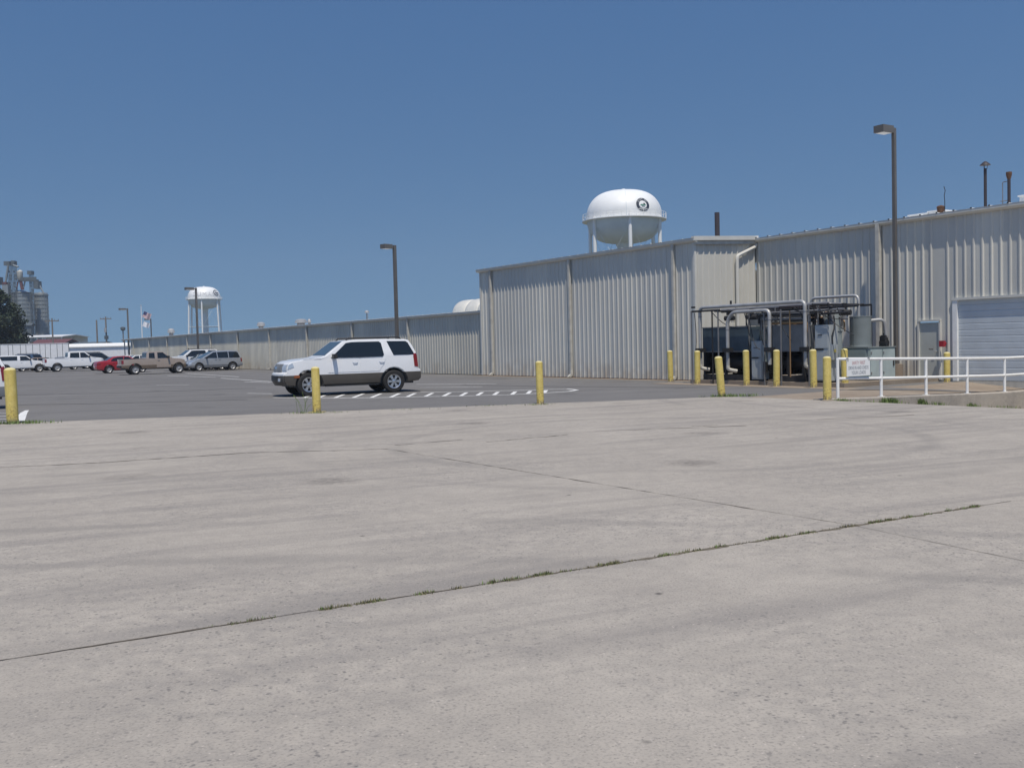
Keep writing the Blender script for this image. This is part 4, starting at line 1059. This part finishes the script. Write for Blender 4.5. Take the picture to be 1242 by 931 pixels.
# ------------------------------------------------------------------ vehicles
def arc(cx, cz, r, a0, a1, n=10): return [(cx + r * math.cos(R(a0 + (a1 - a0) * i / n)), cz + r * math.sin(R(a0 + (a1 - a0) * i / n))) for i in range(n + 1)]
class Car:
    def __init__(s, spec):
        s.__dict__.update(spec)
        s.xmin = min(p[0] for p in s.out); s.xmax = max(p[0] for p in s.out)
    def P(s, x, k, z, off=0.0):
        w = 1.0
        if z > s.belt: w -= s.tumble * (z - s.belt) / (s.roof - s.belt)
        elif z < .55: w -= .06 * (.55 - z) / .3
        else: w -= .025 * ((z - .75) / .5) ** 2
        f = max(0, (x - (s.xmax - .75)) / .75); r = max(0, (s.xmin + .6 - x) / .6)
        w -= .10 * f * f + .07 * r * r
        y = k * s.W / 2 * w + (off if k > 0 else -off if k < 0 else 0)
        xx = x - s.wb / 2 - .16 * k * k * f + .08 * k * k * r
        return Vector((xx, y, z))
    def outline(s):
        xr, xf, rr = 0, s.wb, s.wr + .085
        bot = s.rock
        return s.out + arc(xf, s.wr, rr, math.degrees(math.asin((bot - s.wr) / rr)), 180 - math.degrees(math.asin((bot - s.wr) / rr))) + arc(xr, s.wr, rr, math.degrees(math.asin((bot - s.wr) / rr)), 180 - math.degrees(math.asin((bot - s.wr) / rr)))
    def shell(s, pts, z0=None, z1=None):
        bm = bmesh.new()
        vs = [bm.verts.new((x, -.5, z)) for x, z in pts]; f = bm.faces.new(vs)
        r = bmesh.ops.extrude_face_region(bm, geom=[f]); nv = [e for e in r['geom'] if isinstance(e, bmesh.types.BMVert)]
        for v in nv: v.co.y = .5
        bm.normal_update()
        caps = [f_ for f_ in bm.faces if len(f_.verts) == len(pts)]
        ed = list({e for f_ in caps for e in f_.edges})
        bmesh.ops.bevel(bm, geom=ed, offset=.028, segments=2, affect='EDGES', clamp_overlap=True)
        bmesh.ops.triangulate(bm, faces=[f_ for f_ in bm.faces if len(f_.verts) > 4])
        def cut(co_, no, ci=False, cout=False):
            bmesh.ops.bisect_plane(bm, geom=bm.verts[:] + bm.edges[:] + bm.faces[:], plane_co=co_, plane_no=no, clear_inner=ci, clear_outer=cout)
        if z0 is not None: cut((0, 0, z0), (0, 0, 1), ci=True)
        if z1 is not None: cut((0, 0, z1), (0, 0, 1), cout=True)
        z = .35
        while z < s.roof: cut((0, 0, z), (0, 0, 1)); z += .13
        cut((0, 0, s.belt), (0, 0, 1))
        x = s.xmin + .1
        while x < s.xmax: cut((x, 0, 0), (1, 0, 0)); x += .24
        for y in (-.3, -.1, .1, .3): cut((0, y, 0), (0, 1, 0))
        for v in bm.verts: v.co = s.P(v.co.x, v.co.y * 2, v.co.z)
        bmesh.ops.recalc_face_normals(bm, faces=bm.faces[:])
        return bm
    def put(s, bm, name, m, parent, ang=38):
        me = bpy.data.meshes.new(name); bm.to_mesh(me); bm.free()
        me.polygons.foreach_set('use_smooth', [True] * len(me.polygons)); me.set_sharp_from_angle(angle=R(ang))
        me.materials.append(MATS[m] if isinstance(m, str) else m); o = bpy.data.objects.new(name, me); COL.objects.link(o); o.parent = parent; return o
    def side(s, poly, k, off=.008, shrink=None):
        """thin plate on the body side following its curve"""
        bm = bmesh.new(); f = bm.faces.new([bm.verts.new((x, 0, z)) for x, z in poly])
        bmesh.ops.triangulate(bm, faces=[f])
        zs = [p[1] for p in poly]; xs = [p[0] for p in poly]
        def cut(co_, no): bmesh.ops.bisect_plane(bm, geom=bm.verts[:] + bm.edges[:] + bm.faces[:], plane_co=co_, plane_no=no)
        z = .35
        while z < max(zs): cut((0, 0, z), (0, 0, 1)); z += .13
        if min(zs) < s.belt < max(zs): cut((0, 0, s.belt), (0, 0, 1))
        x = s.xmin + .1
        while x < max(xs):
            cut((x, 0, 0), (1, 0, 0)); x += .24
        r = bmesh.ops.extrude_face_region(bm, geom=bm.faces[:])
        nv = {e for e in r['geom'] if isinstance(e, bmesh.types.BMVert)}
        for v in bm.verts: v.co = s.P(v.co.x, k, v.co.z, off if v in nv else -.03)
        bmesh.ops.recalc_face_normals(bm, faces=bm.faces[:]); return bm
    def xface(s, z, front=True):
        best = None; pts = s.out
        for (a, b), (c_, d) in zip(pts, pts[1:]):
            if min(b, d) - 1e-6 <= z <= max(b, d) + 1e-6 and abs(b - d) > 1e-6:
                x = a + (c_ - a) * (z - b) / (d - b)
                if best is None or (x > best if front else x < best): best = x
        return best
    def face(s, k0, k1, z0, z1, front=True, off=.012, n=6, m=3):
        """patch on the nose or tail"""
        mb = MB(); vs = []
        for side_ in (off, -.03):
            for i in range(n + 1):
                for j in range(m + 1):
                    k = k0 + (k1 - k0) * i / n; z = z0 + (z1 - z0) * j / m
                    x = s.xface(z, front); p = s.P(x, k, z); p.x += side_ if front else -side_; vs.append(p)
        N = (n + 1) * (m + 1); fs = []
        for b in (0, N):
            fs += [(b + i * (m + 1) + j, b + (i + 1) * (m + 1) + j, b + (i + 1) * (m + 1) + j + 1, b + i * (m + 1) + j + 1) for i in range(n) for j in range(m)]
        rim = [i * (m + 1) for i in range(n + 1)] + [n * (m + 1) + j for j in range(1, m + 1)] + [i * (m + 1) + m for i in range(n - 1, -1, -1)] + [j for j in range(m - 1, 0, -1)]
        fs += [(rim[i], rim[(i + 1) % len(rim)], N + rim[(i + 1) % len(rim)], N + rim[i]) for i in range(len(rim))]
        return mb.add(vs, fs)
    def glass(s, a, b, ka, kb, off=.008):
        """pane across the car from outline point a (low) to b (high)"""
        mb = MB(); n, m = 8, 5; vs = []
        d = Vector((b[0] - a[0], 0, b[1] - a[1])).normalized(); nn = Vector((d.z, 0, -d.x))
        if nn.z < 0: nn = -nn
        for o in (off, -.03):
            for i in range(n + 1):
                for j in range(m + 1):
                    t = j / m; k = (ka + (kb - ka) * t) * (-1 + 2 * i / n)
                    vs.append(s.P(a[0] + (b[0] - a[0]) * t, k, a[1] + (b[1] - a[1]) * t) + nn * o)
        N = (n + 1) * (m + 1); fs = []
        for q_ in (0, N): fs += [(q_ + i * (m + 1) + j, q_ + (i + 1) * (m + 1) + j, q_ + (i + 1) * (m + 1) + j + 1, q_ + i * (m + 1) + j + 1) for i in range(n) for j in range(m)]
        rim = [i * (m + 1) for i in range(n + 1)] + [n * (m + 1) + j for j in range(1, m + 1)] + [i * (m + 1) + m for i in range(n - 1, -1, -1)] + [j for j in range(m - 1, 0, -1)]
        fs += [(rim[i], rim[(i + 1) % len(rim)], N + rim[(i + 1) % len(rim)], N + rim[i]) for i in range(len(rim))]
        return mb.add(vs, fs)

def wheel(parent, x, y, r, w, sgn, spokes=0, turn=0.0):
    prof = [(r * .62, -w * .5), (r * .9, -w * .5), (r * .985, -w * .38), (r, -w * .2), (r, w * .2), (r * .985, w * .38), (r * .9, w * .5), (r * .64, w * .5), (r * .62, w * .42)]
    t = MB().lathe(prof, n=28, axis='y', caps=False).build('wheel', 'tyre', parent, 40, (x, y, r)); t.rotation_euler = (0, 0, turn)
    rim = MB()
    e = sgn * w * .44
    if spokes:
        rim.lathe([(r * .64, e + sgn * .005), (r * .62, e + sgn * .012), (r * .55, e), (r * .54, e - sgn * .09)], n=28, axis='y', caps=False)
        rim.lathe([(r * .15, e - sgn * .02), (r * .15, e + sgn * .0), (r * .08, e + sgn * .01), (.001, e + sgn * .012)], n=16, axis='y', caps=False)
        for k in range(spokes):
            for dd in (-.13, .13):
                a = 2 * math.pi * k / spokes + dd; ca, sa = math.cos(a), math.sin(a); h = r * .05
                pts = []
                for rr, hh in ((r * .12, h * 1.1), (r * .57, h)):
                    for q_ in (-hh, hh):
                        for yy in (e - sgn * .03, e - sgn * .004): pts.append((rr * ca - q_ * sa, yy, rr * sa + q_ * ca))
                rim.add(pts, [(0, 1, 3, 2), (4, 6, 7, 5), (0, 4, 5, 1), (2, 3, 7, 6), (1, 5, 7, 3), (0, 2, 6, 4)])
        rim.build('rim', 'rim', t, 40)
        MB().lathe([(r * .60, e - sgn * .075), (.001, e - sgn * .07)], n=24, axis='y', caps=False).build('dark_backing', 'trim_black', t)  # plain dark backing disc put in behind the spokes
    else:
        rim.lathe([(r * .65, e), (r * .63, e + sgn * .015), (r * .5, e - sgn * .01), (r * .42, e - sgn * .035), (r * .2, e - sgn * .02), (r * .16, e + sgn * .01), (.001, e + sgn * .012)], n=24, axis='y', caps=False)
        rim.build('rim', 'hub', t, 40)
    return t

def build_car(spec, label, cat, loc, rz, body, lower=None, name='parked_car', group='parked vehicles', detail=2, glass='glass', turn=0.0, scale=1.0):
    c = Car(spec); t = thing(name, label, cat, loc, rz, group); t.scale = (scale,) * 3
    pts = c.outline()
    if lower and spec.get('split'):
        c.put(c.shell(pts, z0=spec['split']), 'body', body, t); c.put(c.shell(pts, z1=spec['split']), 'lower_cladding', lower, t)
    else: c.put(c.shell(pts), 'body', body, t)
    MB().box(c.xmin + .35 - c.wb / 2, c.xmax - .45 - c.wb / 2, -c.W * .43, c.W * .43, c.rock - .04, c.wr + .30).build('underbody', 'trim_black', t)
    y = c.W / 2 - .14
    for x, f in ((-c.wb / 2, 0), (c.wb / 2, 1)):
        for sg in (-1, 1): wheel(t, x, sg * y, c.wr, .24, sg, spec.get('spokes', 0), turn if f else 0)
    for k in (-1, 1):
        for wpoly in spec['win']:
            c.put(c.side(wpoly, k, .006), 'window', glass, t)
        for dpoly, hx, hz in spec.get('doors', ()):
            d_ = c.put(c.side(dpoly, k, .010), 'door', body, t, 30)
            if detail:
                p = c.P(hx, k, hz, .03); MB().tube([(p.x - .09, p.y - .03 * k, p.z + .012), (p.x - .06, p.y, p.z - .008), (p.x + .06, p.y, p.z - .008), (p.x + .09, p.y - .03 * k, p.z + .012)], .011, 6).build('handle', spec.get('handle_m', 'chrome') if lower else body, d_)
        if 'mirror' in spec:
            x, z = spec['mirror']; p = c.P(x, k, z, .0)
            MB().box(p.x - .02, p.x + .10, min(p.y - .02 * k, p.y + .22 * k), max(p.y - .02 * k, p.y + .22 * k), p.z - .02, p.z + .13).build('mirror', 'trim_black', t)
        for nm, m, poly in spec.get('sidelamps', ()): c.put(c.side(poly, k, .012), nm, m, t)
        for poly, m in spec.get('panels', ()): c.put(c.side(poly, k, .012), 'side_panel', m, t)
        for k0, k1, z0, z1, nm, m, fr in spec.get('lamps', ()):
            c.face(k0 * k, k1 * k, z0, z1, fr, .014, 4, 2).build(nm, m, t, 40)
    for k0, k1, z0, z1, nm, m, fr in spec.get('faces', ()): c.face(k0, k1, z0, z1, fr, .016, 8, 2).build(nm, m, t, 40)
    a, b, ka, kb = spec['ws']; c.glass(a, b, ka, kb).build('windshield', spec.get('ws_m', 'glass_light'), t, 50)
    if 'rg' in spec:
        a, b, ka, kb = spec['rg']; c.glass(a, b, ka, kb).build('rear_window', glass, t, 50)
    for k, x0, x1, z, yy in ([(kk, *spec['rack']) for kk in (-1, 1)] if 'rack' in spec else ()):
        MB().tube([(x0 - c.wb / 2 - .08, k * yy, z - .05), (x0 - c.wb / 2, k * yy, z + .03), (x1 - c.wb / 2, k * yy, z + .03), (x1 - c.wb / 2 + .08, k * yy, z - .05)], .025, 8).build('roof_rail', 'trim_black', t, 40)
    if 'rack' in spec:
        x0, x1, z, yy = spec['rack']
        for x in (x0 + .35, x1 - .35): MB().box(x - c.wb / 2 - .03, x - c.wb / 2 + .03, -yy, yy, z + .0, z + .03).build('rack_bar', 'trim_black', t)
    if 'bed' in spec:
        x0, x1, z = spec['bed']
        MB().box(x0 - c.wb / 2, x1 - c.wb / 2, -c.W * .42, c.W * .42, z - .01, z + .006).build('bed_liner', 'trim_black', t)
    if spec.get('step'): 
        for k in (-1, 1): MB().box(.55 - c.wb / 2, c.wb - .55 - c.wb / 2, min(k * (c.W / 2 - .12), k * (c.W / 2 + .02)), max(k * (c.W / 2 - .12), k * (c.W / 2 + .02)), c.rock - .05, c.rock - .012).build('side_step', 'trim_black', t)
    return t

SUV = dict(wb=2.89, wr=.378, W=1.83, belt=1.185, roof=1.79, tumble=.15, rock=.34, split=.685, spokes=6, step=True,
    out=[(-.96, .38), (-1.06, .46), (-1.065, .66), (-1.03, .76), (-.93, .80), (-.905, 1.05), (-.87, 1.32), (-.71, 1.60), (-.60, 1.74), (-.45, 1.775), (.3, 1.795), (1.3, 1.79), (1.68, 1.75), (2.32, 1.285), (2.46, 1.24), (3.0, 1.19), (3.45, 1.135), (3.65, 1.05), (3.71, .95), (3.725, .80), (3.81, .74), (3.82, .50), (3.73, .36)],
    win=[[(2.14, 1.215), (1.60, 1.685), (1.42, 1.71), (1.20, 1.715), (1.20, 1.205)], [(1.14, 1.205), (1.14, 1.715), (.47, 1.715), (.40, 1.66), (.33, 1.27), (.38, 1.215)], [(.0, 1.25), (.20, 1.72), (-.46, 1.71), (-.55, 1.66), (-.78, 1.28), (-.74, 1.25)]],
    doors=[([(2.24, .74), (2.24, 1.17), (1.18, 1.17), (1.18, .74)], 1.33, 1.03), ([(1.155, .74), (1.155, 1.17), (.26, 1.17), (.33, .98), (.44, .86), (.50, .74)], .42, 1.03)],
    panels=[([(1.22, 1.205), (1.22, 1.715), (1.12, 1.715), (1.12, 1.205)], 'glass')], mirror=(2.0, 1.21), ws=((2.31, 1.295), (1.70, 1.735), .86, .84), rg=((-.865, 1.34), (-.625, 1.70), .82, .80),
    sidelamps=[('tail_lamp', 'taillamp', [(-.92, .84), (-.77, .86), (-.73, 1.28), (-.855, 1.30)]), ('head_lamp', 'headlamp', [(3.42, .96), (3.68, .88), (3.63, 1.03), (3.48, 1.09)]), ('marker_lamp', 'amber', [(3.22, .60), (3.44, .60), (3.42, .69), (3.20, .69)])],
    lamps=[(.70, .97, .85, 1.04, 'head_lamp', 'headlamp', True), (.80, .97, .84, 1.25, 'tail_lamp', 'taillamp', False), (.58, .72, .50, .60, 'fog_lamp', 'headlamp', True)],
    faces=[(-.66, .66, .80, 1.06, 'grille', 'steel_grey', True), (-.55, .55, .56, .68, 'lower_grille', 'trim_black', True), (-.14, .14, .90, .97, 'emblem', 'chrome', True)],
    rack=(-.30, 1.45, 1.815, .60), handle_m='chrome')
TRUCK = dict(wb=3.53, wr=.39, W=1.98, belt=1.28, roof=1.90, tumble=.14, rock=.46,
    out=[(-1.15, .55), (-1.18, .62), (-1.17, .78), (-1.12, .82), (-1.12, 1.30), (.94, 1.32), (.97, 1.40), (1.02, 1.84), (1.12, 1.88), (1.9, 1.90), (2.52, 1.86), (3.10, 1.38), (3.30, 1.33), (4.05, 1.24), (4.28, 1.16), (4.33, .90), (4.42, .78), (4.42, .52), (4.32, .44)],
    win=[[(2.98, 1.33), (2.48, 1.80), (2.08, 1.81), (2.08, 1.32)], [(2.00, 1.32), (2.00, 1.81), (1.2, 1.80), (1.13, 1.34)]],
    doors=[([(3.06, .52), (3.06, 1.27), (2.06, 1.27), (2.06, .52)], 2.22, 1.14), ([(2.03, .52), (2.03, 1.27), (1.08, 1.27), (1.08, .52)], 1.24, 1.14)],
    mirror=(2.86, 1.36), ws=((3.09, 1.39), (2.54, 1.845), .88, .86), rg=((.975, 1.42), (1.015, 1.80), .8, .78), handle_m='trim_black',
    sidelamps=[('tail_lamp', 'taillamp', [(-1.12, .92), (-.98, .92), (-.98, 1.22), (-1.12, 1.22)]), ('head_lamp', 'headlamp', [(4.08, .92), (4.30, .92), (4.26, 1.12), (4.12, 1.14)])],
    lamps=[(.80, .98, .92, 1.22, 'tail_lamp', 'taillamp', False), (.62, .97, .93, 1.12, 'head_lamp', 'headlamp', True)],
    faces=[(-.58, .58, .88, 1.14, 'grille', 'trim_black', True), (-.96, .96, .58, .76, 'rear_bumper', 'chrome', False), (-.96, .96, .55, .74, 'front_bumper', 'chrome', True)],
    bed=(-1.04, .90, 1.32))
EXT = dict(wb=3.19, wr=.375, W=1.80, belt=1.16, roof=1.70, tumble=.14, rock=.42, split=.70,
    out=[(-1.02, .50), (-1.08, .56), (-1.07, .72), (-1.0, .76), (-1.0, 1.16), (.80, 1.18), (.83, 1.26), (.88, 1.64), (.98, 1.69), (1.7, 1.70), (2.06, 1.67), (2.62, 1.22), (2.80, 1.17), (3.5, 1.10), (3.76, 1.02), (3.82, .84), (3.90, .74), (3.90, .52), (3.80, .42)],
    win=[[(2.50, 1.20), (2.02, 1.62), (1.62, 1.62), (1.62, 1.19)], [(1.42, 1.20), (1.42, 1.61), (1.02, 1.60), (.98, 1.22)]],
    doors=[([(2.58, .50), (2.58, 1.15), (1.54, 1.15), (1.54, .50)], 1.70, 1.02)],
    mirror=(2.36, 1.22), ws=((2.61, 1.23), (2.08, 1.655), .88, .86), rg=((.835, 1.28), (.875, 1.60), .8, .78), handle_m='trim_black',
    sidelamps=[('tail_lamp', 'taillamp', [(-1.0, .82), (-.88, .82), (-.88, 1.08), (-1.0, 1.08)])],
    lamps=[(.80, .98, .82, 1.08, 'tail_lamp', 'taillamp', False), (.6, .97, .84, 1.0, 'head_lamp', 'headlamp', True)],
    faces=[(-.55, .55, .80, 1.0, 'grille', 'trim_black', True), (-.96, .96, .54, .70, 'rear_bumper', 'trim_black', False), (-.96, .96, .53, .70, 'front_bumper', 'trim_black', True)],
    bed=(-.92, .76, 1.18))
CAMP = dict(EXT, wb=2.98, split=None, out=[(-1.02, .50), (-1.08, .56), (-1.07, .72), (-1.0, .76), (-1.0, 1.16), (-.95, 1.60), (-.80, 1.68), (.78, 1.68), (1.6, 1.66), (1.86, 1.62), (2.42, 1.20), (2.60, 1.15), (3.3, 1.08), (3.55, 1.0), (3.60, .84), (3.68, .74), (3.68, .52), (3.58, .42)],
    win=[[(2.28, 1.18), (1.84, 1.57), (1.30, 1.58), (1.30, 1.17)], [(1.06, 1.20), (1.06, 1.58), (-.70, 1.58), (-.76, 1.20)]], bed=(-.5, .3, 1.68),
    doors=[([(2.38, .50), (2.38, 1.13), (1.24, 1.13), (1.24, .50)], 1.40, 1.02)], mirror=(2.14, 1.2), ws=((2.41, 1.21), (1.88, 1.605), .88, .86), rg=((-.995, 1.2), (-.955, 1.56), .8, .78))
del CAMP['bed']
SED = dict(wb=2.60, wr=.31, W=1.70, belt=.94, roof=1.40, tumble=.20, rock=.26,
    out=[(-.90, .32), (-1.0, .40), (-1.02, .60), (-.98, .80), (-.92, .96), (-.55, 1.02), (-.18, 1.04), (.35, 1.34), (.7, 1.39), (1.3, 1.40), (1.6, 1.37), (2.28, .97), (2.45, .94), (3.0, .85), (3.32, .74), (3.42, .60), (3.44, .42), (3.32, .30)],
    win=[[(2.10, .99), (1.55, 1.32), (1.20, 1.345), (1.17, .98)], [(1.11, .98), (1.13, 1.345), (.72, 1.33), (.35, 1.24), (.12, 1.03), (.2, .99)]],
    doors=[([(2.18, .34), (2.18, .93), (1.15, .93), (1.15, .34)], 1.3, .84), ([(1.13, .34), (1.13, .93), (.2, .93), (.36, .62), (.46, .34)], .34, .84)],
    mirror=(1.98, .98), ws=((2.26, .98), (1.62, 1.36), .84, .80), rg=((-.16, 1.055), (.34, 1.335), .80, .78),
    sidelamps=[('tail_lamp', 'taillamp', [(-.98, .68), (-.72, .72), (-.70, .88), (-.94, .88)])],
    lamps=[(.40, .96, .68, .86, 'tail_lamp', 'taillamp', False), (.5, .96, .58, .72, 'head_lamp', 'headlamp', True)],
    faces=[(-.3, .3, .50, .60, 'plate', 'panel_white', False), (-.45, .45, .40, .56, 'grille', 'trim_black', True)])
VAN = dict(wb=2.88, wr=.335, W=1.93, belt=1.05, roof=1.72, tumble=.18, rock=.30, split=.50,
    out=[(-.86, .36), (-.98, .42), (-.98, .62), (-.90, .68), (-.88, 1.0), (-.72, 1.40), (-.58, 1.64), (-.40, 1.70), (.3, 1.72), (1.2, 1.71), (1.62, 1.66), (2.70, 1.06), (2.85, 1.02), (3.30, .90), (3.60, .74), (3.72, .56), (3.74, .42), (3.62, .30)],
    win=[[(2.45, 1.10), (1.62, 1.58), (1.36, 1.60), (1.32, 1.08)], [(1.26, 1.08), (1.30, 1.60), (.38, 1.62), (.36, 1.08)], [(.30, 1.08), (.32, 1.62), (-.38, 1.60), (-.50, 1.52), (-.68, 1.14), (-.62, 1.08)]],
    doors=[([(2.45, .52), (2.45, 1.03), (1.30, 1.03), (1.30, .52)], 1.45, .95), ([(1.28, .52), (1.28, 1.03), (.42, 1.03), (.42, .52)], 1.12, .95)],
    mirror=(2.2, 1.08), ws=((2.68, 1.075), (1.64, 1.65), .86, .82), rg=((-.86, 1.06), (-.60, 1.60), .8, .76), handle_m='trim_black',
    sidelamps=[('tail_lamp', 'taillamp', [(-.88, .74), (-.76, .74), (-.74, 1.04), (-.86, 1.04)])],
    lamps=[(.76, .97, .72, 1.02, 'tail_lamp', 'taillamp', False), (.55, .97, .62, .76, 'head_lamp', 'headlamp', True)],
    faces=[(-.45, .45, .50, .62, 'grille', 'trim_black', True)])

VA = math.atan2(SD, CD)         # heading into the buildings
def ctr(px, Y): return Vector(((px - CX) / FPX * Y, Y, 0))
white = paint('white', (.78, .79, .80)); gold = paint('gold', (.42, .345, .285), .25); red = paint('red', (.36, .018, .03)); silver = paint('silver', (.46, .48, .50), .5)
clad = mat('cladding', (.092, .082, .070), .5, .2, .05); dark = paint('dark', (.03, .035, .04)); tan = paint('tan', (.36, .28, .22), .3); blue = paint('blue', (.05, .09, .16)); brownlow = mat('gold_lower', (.17, .13, .095), .45, .2, .05)
graylow = mat('bumper_grey', (.22, .23, .24), .5, 0, .05)

build_car(SUV, 'white SUV with dark grey lower cladding parked beside the hatched markings', 'SUV', Vector((-5.90, 34.85, 0)), math.pi + R(26), white, clad, 'parked_suv', turn=R(8), scale=1.05)
e = gp(6, 488)
build_car(dict(SUV, spokes=0), 'white SUV cut off by the left edge of the photo showing its red tail lamp', 'SUV', Vector((-17.86, 29.75, 0)), VA + math.pi, white, graylow, 'parked_suv')
build_car(CAMP, 'small white pickup with camper shell behind the thick left bollard', 'pickup', ctr(27, 96), VA, white, None, 'parked_pickup')
build_car(TRUCK, 'large white crew cab pickup with open bed', 'pickup', ctr(92.5, 97), VA, white, None, 'parked_pickup')
build_car(SED, 'red sedan partly hidden behind the gold pickup', 'car', ctr(151, 82.5), VA, red, None, 'parked_car')
build_car(EXT, 'gold extended cab pickup with darker lower panels', 'pickup', ctr(188.5, 75.5), VA, gold, brownlow, 'parked_pickup')
mv = uv(-54.5, -2.75)
build_car(VAN, 'silver minivan parked against the long warehouse wall', 'minivan', mv, VA + math.pi, silver, graylow, 'parked_minivan', scale=.96)
build_car(SED, 'silver sedan hidden between the minivan and the white SUV', 'car', mv - (uv(1, 0) - uv(0, 0)) * 2.75, VA + math.pi, silver, None, 'parked_car', glass='glass_light')
build_car(dict(SUV, spokes=0), 'white SUV with roof rack behind the silver minivan', 'SUV', mv - (uv(1, 0) - uv(0, 0)) * 5.5 - (uv(0, 1) - uv(0, 0)) * .3, VA + math.pi, white, None, 'parked_suv')
build_car(SED, 'white car with bluish windshield behind the bed of the gold pickup', 'car', uv(-78.6, -3.6), VA + math.pi, white, None, 'parked_car')
build_car(SED, 'white car whose roof shows between the red sedan and the far canopy', 'car', uv(-84.2, -3.4), VA + math.pi, white, None, 'parked_car')
build_car(dict(SUV, spokes=0), 'dark SUV behind the nose of the large white pickup', 'SUV', ctr(121, 113), VA, dark, None, 'parked_suv')
build_car(dict(SUV, spokes=0), 'dark SUV at the left edge behind the camper pickup', 'SUV', ctr(-2, 108), VA, dark, None, 'parked_suv')
build_car(dict(SUV, spokes=0), 'dark blue SUV seen over the roof of the camper pickup', 'SUV', ctr(24, 106), VA + math.pi, blue, None, 'parked_suv')
build_car(SED, 'dark sedan whose roof shows between the two white pickups', 'car', ctr(48, 112), VA + math.pi, dark, None, 'parked_car')
build_car(SED, 'tan car whose hood shows between the two white pickups', 'car', ctr(44, 104), VA + math.pi, tan, None, 'parked_car')
build_car(SED, 'dark car behind the bed of the large white pickup', 'car', ctr(74, 106), VA + math.pi, blue, None, 'parked_car')

# ------------------------------------------------------------------ thin summer haze
HD = .00034
if HD:
    hz = MB().box(-520, 260, -70, 640, -2.5, 58).build('haze', 'tar'); kind(hz, 'stuff')
    hm = bpy.data.materials.new('haze_air'); hm.use_nodes = True; n_ = hm.node_tree; n_.nodes.remove(n_.nodes['Principled BSDF'])
    pv = n_.nodes.new('ShaderNodeVolumePrincipled'); pv.inputs['Color'].default_value = (.80, .88, 1.0, 1); pv.inputs['Density'].default_value = HD; pv.inputs['Anisotropy'].default_value = .1
    n_.links.new(pv.outputs[0], n_.nodes['Material Output'].inputs['Volume']); hz.data.materials.clear(); hz.data.materials.append(hm)

# ------------------------------------------------------------------ light, sky
EL = 67.0
sv = Vector((.14 * math.cos(R(EL)), -.99 * math.cos(R(EL)), math.sin(R(EL)))).normalized()
ld = bpy.data.lights.new('sun', 'SUN'); ld.energy = 4.1; ld.angle = R(.53); ld.color = (1.0, .92, .80)
lo = bpy.data.objects.new('sun', ld); COL.objects.link(lo); lo.rotation_euler = sv.to_track_quat('Z', 'Y').to_euler()
w = bpy.data.worlds.new('World'); sc.world = w; w.use_nodes = True; nt = w.node_tree
bg = nt.nodes['Background']; sk = nt.nodes.new('ShaderNodeTexSky'); sk.sky_type = 'NISHITA'; sk.sun_disc = False
sk.sun_elevation = R(EL); sk.sun_rotation = math.atan2(sv.x, sv.y); sk.altitude = 0; sk.air_density = 2.0; sk.dust_density = 0; sk.ozone_density = 5.0
tc = nt.nodes.new('ShaderNodeTexCoord'); mp = nt.nodes.new('ShaderNodeMapping'); mp.inputs['Location'].default_value = (0, 0, .29)
nt.links.new(tc.outputs['Generated'], mp.inputs['Vector']); nt.links.new(mp.outputs[0], sk.inputs['Vector'])
hs = nt.nodes.new('ShaderNodeHueSaturation'); hs.inputs['Saturation'].default_value = 1.22; hs.inputs['Hue'].default_value = .509
nt.links.new(sk.outputs[0], hs.inputs['Color']); nt.links.new(hs.outputs[0], bg.inputs['Color']); bg.inputs['Strength'].default_value = .083
sc.view_settings.view_transform = 'Standard'; sc.view_settings.look = 'None'; sc.view_settings.exposure = 0; sc.view_settings.gamma = 1
sc.cycles.max_bounces = 6; sc.cycles.use_denoising = True
